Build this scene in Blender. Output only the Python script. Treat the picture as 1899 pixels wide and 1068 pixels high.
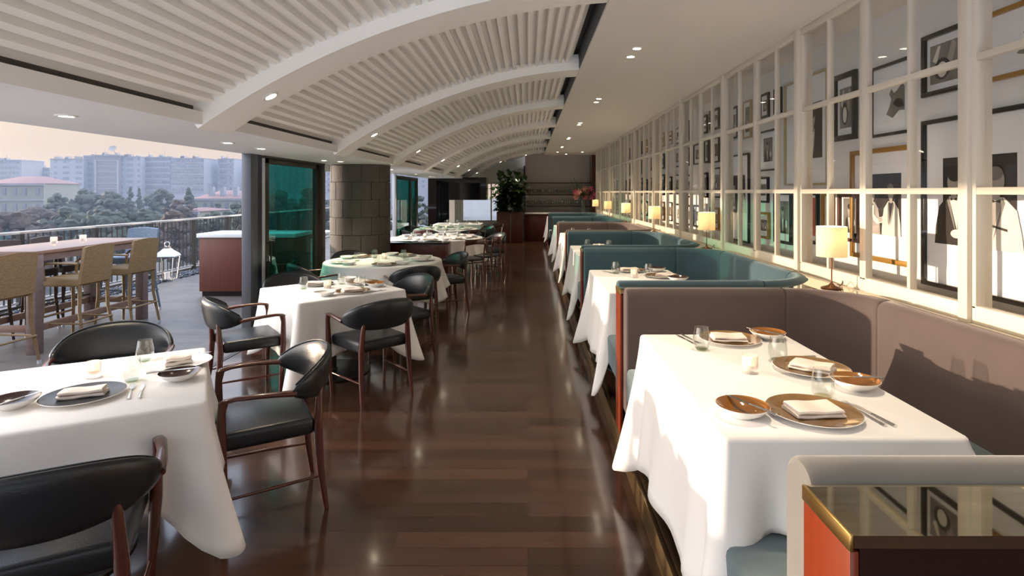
import bpy, bmesh, math, random
from mathutils import Vector, Matrix, noise
R = math.radians
C = bpy.context.scene.collection
sc = bpy.context.scene
for o in list(bpy.data.objects):
    bpy.data.objects.remove(o)

# ------------------------------------------------------------------ camera, sky, sun, exposure
cam_d = bpy.data.cameras.new('camera')
cam = bpy.data.objects.new('camera', cam_d)
C.objects.link(cam)
cam.location = (0, 0, 1.65)
cam.rotation_euler = (R(90), 0, 0)
cam_d.sensor_width = 36
cam_d.lens = 36 * 1050 / 1899
cam_d.shift_x = -29.5 / 1899
cam_d.shift_y = -178 / 1899
cam_d.clip_end = 3000
sc.camera = cam
sc.view_settings.view_transform = 'Standard'
sc.view_settings.look = 'None'
sc.view_settings.gamma = 1
sc.view_settings.use_curve_mapping = False
sc.view_settings.exposure = 0.47

SUN_AZ, SUN_EL = 77, 4.3          # degrees left of straight ahead, above the horizon
sd = Vector((-math.sin(R(SUN_AZ)) * math.cos(R(SUN_EL)), math.cos(R(SUN_AZ)) * math.cos(R(SUN_EL)), math.sin(R(SUN_EL))))

w = bpy.data.worlds.new('sky')
sc.world = w
w.use_nodes = True
nt = w.node_tree
nt.nodes.clear()
def N(t, **kw):
    n = nt.nodes.new(t)
    for k, v in kw.items():
        setattr(n, k, v)
    return n
def K(a, b): nt.links.new(a, b)
tc = N('ShaderNodeTexCoord')
sx = N('ShaderNodeSeparateXYZ'); K(tc.outputs['Generated'], sx.inputs[0])
rp = N('ShaderNodeValToRGB'); K(sx.outputs['Z'], rp.inputs[0])
cr = rp.color_ramp
cr.elements[0].position = 0.0; cr.elements[0].color = (0.52, 0.375, 0.255, 1)
cr.elements[1].position = 1.0; cr.elements[1].color = (0.62, 0.80, 1.15, 1)
for p, c in ((0.05, (0.52, 0.395, 0.285, 1)), (0.14, (0.53, 0.46, 0.39, 1)), (0.30, (0.75, 0.84, 1.0, 1))):
    e = cr.elements.new(p); e.color = c
ea = N('ShaderNodeMapRange'); K(sx.outputs['Y'], ea.inputs[0]); ea.inputs['From Min'].default_value = -0.15; ea.inputs['From Max'].default_value = -0.8; ea.inputs['To Min'].default_value = 1.0; ea.inputs['To Max'].default_value = 0.22
es = N('ShaderNodeVectorMath', operation='SCALE'); K(rp.outputs[0], es.inputs[0]); K(ea.outputs[0], es.inputs['Scale'])   # sky behind the camera dimmed to darken faces turned that way
dt = N('ShaderNodeVectorMath', operation='DOT_PRODUCT'); K(tc.outputs['Generated'], dt.inputs[0]); dt.inputs[1].default_value = sd
pw = N('ShaderNodeMath', operation='POWER', use_clamp=True); K(dt.outputs['Value'], pw.inputs[0]); pw.inputs[1].default_value = 22
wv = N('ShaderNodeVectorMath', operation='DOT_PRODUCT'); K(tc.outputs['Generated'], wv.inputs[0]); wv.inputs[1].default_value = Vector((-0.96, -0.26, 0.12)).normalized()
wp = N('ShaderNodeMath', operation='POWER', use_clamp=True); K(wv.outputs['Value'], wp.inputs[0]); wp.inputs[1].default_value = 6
gl = N('ShaderNodeMix', data_type='RGBA', blend_type='ADD'); K(pw.outputs[0], gl.inputs['Factor'])
K(es.outputs[0], gl.inputs['A']); gl.inputs['B'].default_value = (2.6, 1.6, 0.8, 1)
g2 = N('ShaderNodeMix', data_type='RGBA', blend_type='ADD'); K(wp.outputs[0], g2.inputs['Factor']); K(gl.outputs['Result'], g2.inputs['A']); g2.inputs['B'].default_value = (3.5, 3.3, 3.1, 1)  # added glow outside the view, left and behind, to fill the room
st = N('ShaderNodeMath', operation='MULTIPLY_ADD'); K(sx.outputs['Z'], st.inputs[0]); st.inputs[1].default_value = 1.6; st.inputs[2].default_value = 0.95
lo_ = N('ShaderNodeMapRange'); K(sx.outputs['Z'], lo_.inputs[0]); lo_.inputs['From Min'].default_value = -0.02; lo_.inputs['From Max'].default_value = -0.2; lo_.inputs['To Min'].default_value = 0.93; lo_.inputs['To Max'].default_value = 4.6  # world below the horizon boosted, added fill for the ceiling
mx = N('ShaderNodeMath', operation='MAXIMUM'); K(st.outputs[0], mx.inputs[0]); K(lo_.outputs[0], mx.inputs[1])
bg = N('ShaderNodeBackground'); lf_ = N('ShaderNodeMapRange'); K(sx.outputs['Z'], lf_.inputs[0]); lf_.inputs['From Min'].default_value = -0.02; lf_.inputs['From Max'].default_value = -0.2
g3 = N('ShaderNodeMix', data_type='RGBA', blend_type='MIX'); K(lf_.outputs[0], g3.inputs['Factor']); K(g2.outputs['Result'], g3.inputs['A']); g3.inputs['B'].default_value = (0.72, 0.78, 0.88, 1)  # neutral tint of the added fill below the horizon
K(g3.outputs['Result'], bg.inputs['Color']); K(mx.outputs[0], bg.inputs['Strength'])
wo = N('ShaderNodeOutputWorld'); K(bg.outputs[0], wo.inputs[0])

sun_d = bpy.data.lights.new('sun', 'SUN')
sun_d.energy = 4.8
sun_d.angle = R(0.9)
sun_d.color = (1.0, 0.79, 0.58)
sun = bpy.data.objects.new('sun', sun_d)
C.objects.link(sun)
sun.rotation_euler = sd.to_track_quat('Z', 'Y').to_euler()
sun.location = sd * 60

# ------------------------------------------------------------------ helpers
MB_EPS = 1e-6
def lin(r, g, b):
    f = lambda c: (c / 255 / 12.92) if c / 255 <= 0.04045 else ((c / 255 + 0.055) / 1.055) ** 2.4
    return (f(r), f(g), f(b), 1)

class MB:
    """collects shapes; build() links them as one mesh object"""
    def __init__(s):
        s.bm = bmesh.new()
    def _add(s, verts, faces, mi=0, smooth=False):
        vs = [s.bm.verts.new(v) for v in verts]
        for f in faces:
            try:
                fc = s.bm.faces.new([vs[i] for i in f])
                fc.material_index = mi
                fc.smooth = smooth
            except ValueError:
                pass
        return vs
    def box(s, x0, x1, y0, y1, z0, z1, bev=0, mi=0, m=None, seg=2):
        t = bmesh.new()
        bmesh.ops.create_cube(t, size=1)
        for v in t.verts:
            v.co = Vector(((x0 + x1) / 2 + v.co.x * (x1 - x0), (y0 + y1) / 2 + v.co.y * (y1 - y0), (z0 + z1) / 2 + v.co.z * (z1 - z0)))
        if bev:
            bmesh.ops.bevel(t, geom=list(t.edges), offset=bev, segments=seg, profile=0.5, affect='EDGES')
        s.merge(t, mi, bool(bev), m)
        return s
    def merge(s, t, mi=0, smooth=False, m=None):
        if m is not None:
            bmesh.ops.transform(t, matrix=m, verts=t.verts)
        t.verts.index_update()
        vs = [s.bm.verts.new(v.co) for v in t.verts]
        for f in t.faces:
            try:
                g = s.bm.faces.new([vs[v.index] for v in f.verts])
                g.material_index = mi
                g.smooth = smooth
            except ValueError:
                pass
        t.free()
    def tube(s, pts, rad, seg=10, mi=0, up=Vector((0, 0, 1)), cap=True, m=None):
        pts = [Vector(p) for p in pts]
        n = len(pts)
        vs, fs = [], []
        for i, p in enumerate(pts):
            d = (pts[min(i + 1, n - 1)] - pts[max(i - 1, 0)]).normalized()
            u = up if abs(d.dot(up)) < 0.97 else Vector((0, 1, 0))
            a = d.cross(u).normalized(); b = a.cross(d).normalized()
            r = rad[i] if isinstance(rad, (list, tuple)) else rad
            rx, ry = r if isinstance(r, (list, tuple)) else (r, r)
            for k in range(seg):
                t = 2 * math.pi * k / seg
                q = p + a * (rx * math.cos(t)) + b * (ry * math.sin(t))
                vs.append(m @ q if m is not None else q)
        for i in range(n - 1):
            for k in range(seg):
                k2 = (k + 1) % seg
                fs.append((i * seg + k, i * seg + k2, (i + 1) * seg + k2, (i + 1) * seg + k))
        if cap:
            fs.append(tuple(range(seg))[::-1]); fs.append(tuple((n - 1) * seg + k for k in range(seg)))
        s._add(vs, fs, mi, True)
        return s
    def lathe(s, prof, seg=32, c=(0, 0, 0), mi=0, mis=None, sx=1, sy=1):
        vs, fs = [], []
        n = len(prof)
        for r, z in prof:
            for k in range(seg):
                t = 2 * math.pi * k / seg
                vs.append((c[0] + sx * r * math.cos(t), c[1] + sy * r * math.sin(t), c[2] + z))
        V = [s.bm.verts.new(v) for v in vs]
        for i in range(n - 1):
            for k in range(seg):
                k2 = (k + 1) % seg
                try:
                    f = s.bm.faces.new((V[i * seg + k], V[i * seg + k2], V[(i + 1) * seg + k2], V[(i + 1) * seg + k]))
                    f.material_index = mis[i] if mis else mi
                    f.smooth = True
                except ValueError:
                    pass
        for i, flip in ((0, True), (n - 1, False)):
            if prof[i][0] > 1e-5:
                idx = [V[i * seg + k] for k in range(seg)]
                try:
                    f = s.bm.faces.new(idx[::-1] if flip else idx)
                    f.material_index = (mis[min(i, n - 2)] if mis else mi); f.smooth = True
                except ValueError:
                    pass
        return s
    def prism(s, poly, z0, z1, mi=0, m=None):
        n = len(poly)
        vs = [Vector((x, y, z0)) for x, y in poly] + [Vector((x, y, z1)) for x, y in poly]
        if m is not None: vs = [m @ v for v in vs]
        fs = [tuple(range(n))[::-1], tuple(range(n, 2 * n))] + [(i, (i + 1) % n, n + (i + 1) % n, n + i) for i in range(n)]
        s._add(vs, fs, mi)
        return s
    def grid(s, P, nu, nv, mi=0, wrapu=False, wrapv=False, smooth=True):
        """P(i,j) -> point; nu x nv samples"""
        vs = [P(i, j) for i in range(nu) for j in range(nv)]
        fs = []
        for i in range(nu if wrapu else nu - 1):
            for j in range(nv if wrapv else nv - 1):
                i2, j2 = (i + 1) % nu, (j + 1) % nv
                fs.append((i * nv + j, i2 * nv + j, i2 * nv + j2, i * nv + j2))
        s._add(vs, fs, mi, smooth)
        return s
    def build(s, name, mat, parent=None, loc=None, sharp=40, fix=True):
        if fix:
            bmesh.ops.recalc_face_normals(s.bm, faces=s.bm.faces)
        me = bpy.data.meshes.new(name)
        s.bm.to_mesh(me); s.bm.free()
        for q in (mat if isinstance(mat, (list, tuple)) else [mat]):
            me.materials.append(q)
        if sharp is not None:
            me.set_sharp_from_angle(angle=R(sharp))
        o = bpy.data.objects.new(name, me)
        C.objects.link(o)
        if parent is not None: o.parent = parent
        if loc is not None: o.location = loc
        return o

def tag(o, label=None, cat=None, group=None, kind=None):
    if label: o['label'] = label
    if cat: o['category'] = cat
    if group: o['group'] = group
    if kind: o['kind'] = kind
    return o
def thing(name, label, cat, loc=(0, 0, 0), rz=0, group=None):
    o = bpy.data.objects.new(name, None); C.objects.link(o)
    o.empty_display_size = 0.1
    o.location = loc; o.rotation_euler = (0, 0, rz)
    return tag(o, label, cat, group)
def dup(src, loc, rz=0, label=None, group=None, cat=None, scale=None):
    r = src.copy(); C.objects.link(r); r.location = loc; r.rotation_euler = (0, 0, rz)
    if scale: r.scale = scale
    for k, v in (('label', label), ('group', group), ('category', cat)):
        if v: r[k] = v
    for ch in list(src.children):
        c = ch.copy(); C.objects.link(c); c.parent = r
        for g in list(ch.children):
            d = g.copy(); C.objects.link(d); d.parent = c
    return r
class Maker:
    """first call hands out the prototype itself, later calls copies"""
    def __init__(s, proto): s.p, s.used = proto, False
    def __call__(s, loc, rz=0, label=None, group=None, cat=None, scale=None):
        if s.used:
            return dup(s.p, loc, rz, label, group, cat, scale)
        s.used = True
        s.p.location = loc; s.p.rotation_euler = (0, 0, rz)
        if scale: s.p.scale = scale
        for k, v in (('label', label), ('group', group), ('category', cat)):
            if v: s.p[k] = v
        return s.p
def struct(o): o['kind'] = 'structure'; return o
def face(fx, fy): return math.atan2(-fx, fy)

# ------------------------------------------------------------------ materials
def mat(name, col, rough=0.5, metal=0, spec=0.5, coat=0, sheen=0, trans=0, em=None, es=0, bump=None, vary=None, ior=1.45, sheen_tint=None, coat_r=0.05):
    m = bpy.data.materials.new(name); m.use_nodes = True
    n = m.node_tree; b = n.nodes['Principled BSDF']
    b.inputs['Base Color'].default_value = col
    b.inputs['Roughness'].default_value = rough
    b.inputs['Metallic'].default_value = metal
    b.inputs['Specular IOR Level'].default_value = spec
    b.inputs['Coat Weight'].default_value = coat
    b.inputs['Coat Roughness'].default_value = coat_r
    b.inputs['Sheen Weight'].default_value = sheen
    if sheen_tint: b.inputs['Sheen Tint'].default_value = sheen_tint
    b.inputs['Transmission Weight'].default_value = trans
    b.inputs['IOR'].default_value = ior
    if em: b.inputs['Emission Color'].default_value = em; b.inputs['Emission Strength'].default_value = es
    if bump or vary:
        t = n.nodes.new('ShaderNodeTexCoord')
        mp = n.nodes.new('ShaderNodeMapping'); n.links.new(t.outputs['Object'], mp.inputs[0])
    if vary:   # (scale xyz, amount)
        scl, amt = vary
        mp2 = n.nodes.new('ShaderNodeMapping'); n.links.new(t.outputs['Object'], mp2.inputs[0]); mp2.inputs['Scale'].default_value = scl
        ns = n.nodes.new('ShaderNodeTexNoise'); ns.inputs['Scale'].default_value = 1; ns.inputs['Detail'].default_value = 5
        n.links.new(mp2.outputs[0], ns.inputs[0])
        mx = n.nodes.new('ShaderNodeMix'); mx.data_type = 'RGBA'; mx.clamp_factor = True
        n.links.new(ns.outputs['Fac'], mx.inputs['Factor'])
        mx.inputs['A'].default_value = tuple(c * (1 - amt) for c in col[:3]) + (1,)
        mx.inputs['B'].default_value = tuple(min(1, c * (1 + amt)) for c in col[:3]) + (1,)
        n.links.new(mx.outputs['Result'], b.inputs['Base Color'])
    if bump:   # (scale, strength)
        ns = n.nodes.new('ShaderNodeTexNoise'); ns.inputs['Scale'].default_value = bump[0]; ns.inputs['Detail'].default_value = 3
        n.links.new(mp.outputs[0], ns.inputs[0])
        bp = n.nodes.new('ShaderNodeBump'); bp.inputs['Strength'].default_value = bump[1]; bp.inputs['Distance'].default_value = 0.01
        n.links.new(ns.outputs['Fac'], bp.inputs['Height']); n.links.new(bp.outputs[0], b.inputs['Normal'])
    return m
def glassy(name, tint, refl=(1, 1, 1, 1), f0=0.04, fmax=0.7, rough=0.0):
    """thin pane or tumbler wall: see-through, tinted, with Fresnel reflections"""
    m = bpy.data.materials.new(name); m.use_nodes = True
    n = m.node_tree; n.nodes.clear()
    t = n.nodes.new('ShaderNodeBsdfTransparent'); t.inputs[0].default_value = tint
    g = n.nodes.new('ShaderNodeBsdfGlossy'); g.inputs[0].default_value = refl; g.inputs['Roughness'].default_value = rough
    lw = n.nodes.new('ShaderNodeLayerWeight'); lw.inputs[0].default_value = 0.5
    pf = n.nodes.new('ShaderNodeMath'); pf.operation = 'POWER'; n.links.new(lw.outputs['Facing'], pf.inputs[0]); pf.inputs[1].default_value = 4.0
    f = n.nodes.new('ShaderNodeMapRange'); n.links.new(pf.outputs[0], f.inputs[0]); f.inputs['To Min'].default_value = f0; f.inputs['To Max'].default_value = fmax
    x = n.nodes.new('ShaderNodeMixShader'); o = n.nodes.new('ShaderNodeOutputMaterial')
    n.links.new(f.outputs[0], x.inputs[0]); n.links.new(t.outputs[0], x.inputs[1]); n.links.new(g.outputs[0], x.inputs[2]); n.links.new(x.outputs[0], o.inputs[0])
    return m
def planks(name, c1, c2, gap, length, width, rough, along='X', coat=0.0, grain=0.35, spec=0.5):
    m = bpy.data.materials.new(name); m.use_nodes = True
    n = m.node_tree; b = n.nodes['Principled BSDF']; L = n.links.new
    t = n.nodes.new('ShaderNodeTexCoord'); mp = n.nodes.new('ShaderNodeMapping'); L(t.outputs['Object'], mp.inputs[0])
    if along == 'Y': mp.inputs['Rotation'].default_value = (0, 0, R(90))
    br = n.nodes.new('ShaderNodeTexBrick'); L(mp.outputs[0], br.inputs[0])
    br.inputs['Scale'].default_value = 1; br.inputs['Brick Width'].default_value = length; br.inputs['Row Height'].default_value = width
    br.inputs['Mortar Size'].default_value = 0.0016; br.inputs['Mortar Smooth'].default_value = 0.3; br.inputs['Bias'].default_value = 0
    br.offset = 0.37; br.offset_frequency = 3
    br.inputs['Color1'].default_value = (0, 0, 0, 1); br.inputs['Color2'].default_value = (1, 1, 1, 1); br.inputs['Mortar'].default_value = (0, 0, 0, 1)
    mp2 = n.nodes.new('ShaderNodeMapping'); L(mp.outputs[0], mp2.inputs[0]); mp2.inputs['Scale'].default_value = (1.6, 26, 1)
    ns = n.nodes.new('ShaderNodeTexNoise'); L(mp2.outputs[0], ns.inputs[0]); ns.inputs['Scale'].default_value = 1.0; ns.inputs['Detail'].default_value = 6
    ad = n.nodes.new('ShaderNodeMix'); ad.data_type = 'FLOAT'; ad.inputs['Factor'].default_value = grain
    L(br.outputs['Color'], ad.inputs['A']); L(ns.outputs['Fac'], ad.inputs['B'])
    cm = n.nodes.new('ShaderNodeMix'); cm.data_type = 'RGBA'; L(ad.outputs['Result'], cm.inputs['Factor'])
    cm.inputs['A'].default_value = c1; cm.inputs['B'].default_value = c2
    gm = n.nodes.new('ShaderNodeMix'); gm.data_type = 'RGBA'; L(br.outputs['Fac'], gm.inputs['Factor']); L(cm.outputs['Result'], gm.inputs['A']); gm.inputs['B'].default_value = gap
    L(gm.outputs['Result'], b.inputs['Base Color'])
    n2 = n.nodes.new('ShaderNodeTexNoise'); L(mp.outputs[0], n2.inputs[0]); n2.inputs['Scale'].default_value = 1.7; n2.inputs['Detail'].default_value = 7
    rr = n.nodes.new('ShaderNodeMapRange'); L(n2.outputs['Fac'], rr.inputs[0]); rr.inputs['To Min'].default_value = rough * 0.7; rr.inputs['To Max'].default_value = rough * 1.5
    L(rr.outputs[0], b.inputs['Roughness'])
    b.inputs['Coat Weight'].default_value = coat; b.inputs['Coat Roughness'].default_value = 0.08; b.inputs['Specular IOR Level'].default_value = spec
    bp = n.nodes.new('ShaderNodeBump'); bp.inputs['Strength'].default_value = 0.25; bp.inputs['Distance'].default_value = 0.002
    iv = n.nodes.new('ShaderNodeMath'); iv.operation = 'SUBTRACT'; iv.inputs[0].default_value = 1; L(br.outputs['Fac'], iv.inputs[1])
    L(iv.outputs[0], bp.inputs['Height']); L(bp.outputs[0], b.inputs['Normal'])
    return m

M = {}
M['floor'] = planks('dark_floorboards', (0.016, 0.007, 0.004, 1), (0.088, 0.043, 0.026, 1), (0.005, 0.003, 0.002, 1), 1.7, 0.125, 0.14, 'X', 0.3, 0.45, 0.5)
M['deck'] = planks('terrace_boards', (0.080, 0.072, 0.068, 1), (0.150, 0.128, 0.112, 1), (0.06, 0.055, 0.05, 1), 1.5, 0.145, 0.42, 'X', 0, 0.5)
M['paint'] = mat('cream_paint', (0.88, 0.86, 0.82, 1), 0.55, bump=(60, 0.05))
M['soffit'] = mat('soffit_paint', (0.78, 0.77, 0.76, 1), 0.6, bump=(90, 0.04))
M['plaster'] = mat('ceiling_plaster', (0.76, 0.72, 0.67, 1), 0.75, bump=(140, 0.12))
M['screen'] = mat('screen_paint', (0.66, 0.60, 0.50, 1), 0.42)
M['wall'] = mat('wall_paint', (0.72, 0.71, 0.71, 1), 0.7)
M['endwall'] = mat('end_wall_paint', (0.82, 0.84, 0.77, 1), 0.7)
M['barwall'] = mat('bar_wall_paint', (0.66, 0.61, 0.60, 1), 0.4)
M['slot'] = mat('dark_slot', (0.06, 0.05, 0.045, 1), 0.7)
M['cloth'] = mat('white_tablecloth', (0.79, 0.785, 0.785, 1), 0.85, spec=0.2, sheen=0.15, bump=(420, 0.06))
M['napkin'] = mat('napkin_linen', (0.80, 0.72, 0.66, 1), 0.85, spec=0.2, bump=(300, 0.08))
M['redwood'] = mat('red_brown_wood', (0.072, 0.017, 0.010, 1), 0.26, coat=0.4, vary=((8, 8, 60), 0.35))
M['dwood'] = mat('dark_red_panel', (0.060, 0.008, 0.005, 1), 0.3, coat=0.3, vary=((3, 3, 40), 0.3))
M['blackwood'] = mat('near_black_wood', (0.016, 0.006, 0.005, 1), 0.25, coat=0.3)
M['counterwood'] = mat('mahogany_counter', (0.13, 0.035, 0.022, 1), 0.42, vary=((50, 50, 2), 0.35))
M['orangewood'] = mat('orange_mahogany', (0.17, 0.024, 0.005, 1), 0.35, coat=0.05, vary=((30, 30, 1.5), 0.3))
M['leather'] = mat('black_leather', (0.008, 0.011, 0.015, 1), 0.30, spec=0.6, bump=(180, 0.12))
M['seat'] = mat('grey_teal_velvet', (0.085, 0.118, 0.130, 1), 0.75, spec=0.25, sheen=0.4, bump=(50, 0.06), vary=((6, 6, 6), 0.14), sheen_tint=(0.75, 0.9, 1, 1))
M['teal'] = mat('teal_velvet', (0.040, 0.078, 0.104, 1), 0.75, spec=0.25, sheen=0.30, bump=(50, 0.06), vary=((6, 6, 6), 0.16), sheen_tint=(0.7, 0.9, 0.95, 1))
M['mauve'] = mat('taupe_velvet', (0.082, 0.060, 0.057, 1), 0.75, spec=0.25, sheen=0.30, bump=(50, 0.06), vary=((6, 6, 6), 0.16), sheen_tint=(0.95, 0.85, 0.85, 1))
M['brass'] = mat('brass', (0.62, 0.40, 0.14, 1), 0.3, 1.0, vary=((9, 9, 9), 0.15))
M['trim'] = mat('aged_brass_trim', (0.30, 0.20, 0.10, 1), 0.28, 0.9, vary=((5, 5, 5), 0.2))
M['steel'] = mat('polished_steel', (0.75, 0.74, 0.72, 1), 0.16, 1.0)
M['black_metal'] = mat('black_metal', (0.012, 0.012, 0.013, 1), 0.3, 0.3)
M['alu'] = mat('grey_aluminium', (0.115, 0.125, 0.15, 1), 0.45, 0.4)
M['alu_dark'] = mat('bronze_aluminium', (0.030, 0.024, 0.020, 1), 0.4, 0.3)
M['alu_navy'] = mat('navy_seal', (0.008, 0.010, 0.035, 1), 0.4)
M['alu_light'] = mat('bright_aluminium', (0.62, 0.66, 0.74, 1), 0.4, 0.3)
M['stone'] = mat('grey_stone', (0.092, 0.080, 0.072, 1), 0.8, bump=(25, 0.35), vary=((5, 5, 5), 0.28))
M['joint'] = mat('stone_joint', (0.03, 0.027, 0.025, 1), 0.9)
M['marble'] = mat('white_marble', (0.80, 0.82, 0.86, 1), 0.15, vary=((4, 9, 4), 0.12))
M['pane'] = glassy('clear_pane', (0.99, 0.99, 0.985, 1), f0=0.012, fmax=0.25)
M['glass'] = glassy('tumbler_glass', (0.94, 0.95, 0.94, 1), f0=0.05, fmax=0.75)
M['crystal'] = glassy('crystal_glass', (0.80, 0.80, 0.78, 1), f0=0.16, fmax=0.9)
M['litvelvet'] = mat('sunlit_velvet', (0.165, 0.160, 0.150, 1), 0.75, spec=0.25, sheen=0.35, bump=(50, 0.06), vary=((6, 6, 6), 0.14))  # paler copy of the velvet, sunlight put into its colour
M['glassbase'] = glassy('tumbler_base_glass', (0.72, 0.77, 0.62, 1), f0=0.06)
M['green'] = glassy('green_door_glass', (0.17, 0.52, 0.44, 1), f0=0.06, fmax=0.6)
M['blackglass'] = mat('black_glass', (0.004, 0.004, 0.005, 1), 0.04, spec=0.8)
M['mirror'] = mat('smoked_mirror', (0.52, 0.46, 0.33, 1), 0.025, 1.0, vary=((5, 40, 1), 0.22))
M['candleglass'] = mat('frosted_glass', (0.95, 0.92, 0.90, 1), 0.35, trans=0.75, ior=1.2)
M['wax'] = mat('wax', (0.85, 0.80, 0.72, 1), 0.6)
M['flame'] = mat('flame', (1, 0.6, 0.2, 1), 0.5, em=(1, 0.55, 0.18, 1), es=25)
M['lens'] = mat('lamp_lens', (1, 0.9, 0.7, 1), 0.5, em=(1, 0.86, 0.64, 1), es=22)
M['white_trim'] = mat('white_ring', (0.72, 0.71, 0.68, 1), 0.4)
M['china'] = mat('white_china', (0.80, 0.79, 0.77, 1), 0.12, coat=0.5)
M['gold_glaze'] = mat('bronze_glaze', (0.24, 0.135, 0.05, 1), 0.14, coat=0.8, vary=((20, 20, 20), 0.2))
M['amber_glaze'] = mat('amber_glaze', (0.26, 0.105, 0.02, 1), 0.10, coat=0.9, vary=((20, 20, 20), 0.2))
M['dark_glaze'] = mat('dark_grey_glaze', (0.030, 0.032, 0.036, 1), 0.30, spec=0.35)
M['brown_glaze'] = mat('dark_brown_glaze', (0.045, 0.024, 0.020, 1), 0.18, coat=0.3)
M['wicker'] = mat('tan_wicker', (0.27, 0.175, 0.085, 1), 0.6)
M['wicker_dark'] = mat('dark_wicker', (0.055, 0.035, 0.028, 1), 0.6)
M['wicker_bluelit'] = mat('blue_lit_wicker', (0.15, 0.21, 0.29, 1), 0.6)  # blue light on the wicker put into its base colour
M['tablewood'] = mat('weathered_table_wood', (0.24, 0.15, 0.115, 1), 0.4, vary=((3, 40, 40), 0.3))
M['tablewood2'] = mat('weathered_leg_wood', (0.17, 0.125, 0.12, 1), 0.5, vary=((12, 12, 30), 0.35))
M['rail'] = mat('railing_metal', (0.020, 0.018, 0.018, 1), 0.5, 0.1)
M['railtop'] = mat('railing_cap', (0.55, 0.54, 0.54, 1), 0.25, 0.7)
M['pebble'] = mat('blue_grey_pebbles', (0.045, 0.058, 0.080, 1), 0.5, vary=((14, 14, 14), 0.6))
M['leaf'] = mat('dark_green_leaves', (0.018, 0.040, 0.012, 1), 0.3, coat=0.2, vary=((5, 5, 5), 0.5))
M['leaf2'] = mat('stem_green', (0.06, 0.11, 0.025, 1), 0.5)
M['bark'] = mat('bark', (0.06, 0.045, 0.035, 1), 0.9)
M['soil'] = mat('soil', (0.02, 0.013, 0.01, 1), 0.95)
M['pink'] = mat('pink_lily_petals', (0.62, 0.12, 0.17, 1), 0.6, vary=((20, 20, 20), 0.35))
M['peach'] = mat('peach_lily_petals', (0.75, 0.35, 0.27, 1), 0.6, vary=((20, 20, 20), 0.3))
M['shade'] = mat('linen_lampshade', (0.80, 0.74, 0.62, 1), 0.8, spec=0.1, bump=(200, 0.1))
M['bronze'] = mat('bronze_lamp_metal', (0.12, 0.055, 0.025, 1), 0.4, 0.7)
M['fr_black'] = mat('black_frame', (0.008, 0.006, 0.006, 1), 0.25, coat=0.4)
M['fr_gold'] = mat('gold_frame', (0.40, 0.22, 0.05, 1), 0.35, 0.55)
M['fr_brown'] = mat('brown_frame', (0.09, 0.030, 0.015, 1), 0.35, coat=0.3)
M['fr_pale'] = mat('pale_gold_frame', (0.50, 0.40, 0.24, 1), 0.4, 0.3)
M['board'] = mat('picture_mat', (0.74, 0.745, 0.77, 1), 0.85)
M['ph_dark'] = mat('photo_dark', (0.035, 0.028, 0.026, 1), 0.35, vary=((7, 7, 7), 0.5))
M['ph_mid'] = mat('photo_grey', (0.20, 0.185, 0.175, 1), 0.35, vary=((9, 9, 9), 0.6))
M['ph_light'] = mat('photo_light', (0.66, 0.63, 0.59, 1), 0.35, vary=((10, 10, 10), 0.12))
M['ph_skin'] = mat('photo_soft_grey', (0.36, 0.33, 0.31, 1), 0.35, vary=((14, 14, 14), 0.3))
M['ph_red'] = mat('photo_red', (0.42, 0.07, 0.05, 1), 0.35, vary=((12, 12, 12), 0.7))
# the shade lets some lamp light through
n = M['shade'].node_tree; b = n.nodes['Principled BSDF']
tl = n.nodes.new('ShaderNodeBsdfTranslucent'); tl.inputs[0].default_value = (0.85, 0.72, 0.52, 1)
mxs = n.nodes.new('ShaderNodeMixShader'); mxs.inputs[0].default_value = 0.45
n.links.new(b.outputs[0], mxs.inputs[1]); n.links.new(tl.outputs[0], mxs.inputs[2]); n.links.new(mxs.outputs[0], n.nodes['Material Output'].inputs[0])
# woven look for the wicker
for k in ('wicker', 'wicker_dark', 'wicker_bluelit'):
    n = M[k].node_tree; b = n.nodes['Principled BSDF']
    t = n.nodes.new('ShaderNodeTexCoord')
    mp = n.nodes.new('ShaderNodeMapping'); n.links.new(t.outputs['Object'], mp.inputs[0]); mp.inputs['Rotation'].default_value = (R(90), 0, 0)
    mu = n.nodes.new('ShaderNodeTexBrick'); n.links.new(mp.outputs[0], mu.inputs[0]); mu.inputs['Scale'].default_value = 1
    mu.inputs['Brick Width'].default_value = .026; mu.inputs['Row Height'].default_value = .011; mu.inputs['Mortar Size'].default_value = .0016; mu.inputs['Mortar Smooth'].default_value = 1
    mu.inputs['Color1'].default_value = (1, 1, 1, 1); mu.inputs['Color2'].default_value = (.6, .6, .6, 1); mu.inputs['Mortar'].default_value = (0, 0, 0, 1)
    c = tuple(b.inputs['Base Color'].default_value)
    cm = n.nodes.new('ShaderNodeMix'); cm.data_type = 'RGBA'; n.links.new(mu.outputs[0], cm.inputs['Factor'])
    cm.inputs['A'].default_value = tuple(v * 0.45 for v in c[:3]) + (1,); cm.inputs['B'].default_value = tuple(min(1, v * 1.25) for v in c[:3]) + (1,)
    n.links.new(cm.outputs['Result'], b.inputs['Base Color'])
    bp = n.nodes.new('ShaderNodeBump'); bp.inputs['Strength'].default_value = 0.6; bp.inputs['Distance'].default_value = 0.006
    n.links.new(mu.outputs[0], bp.inputs['Height']); n.links.new(bp.outputs[0], b.inputs['Normal'])
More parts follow.
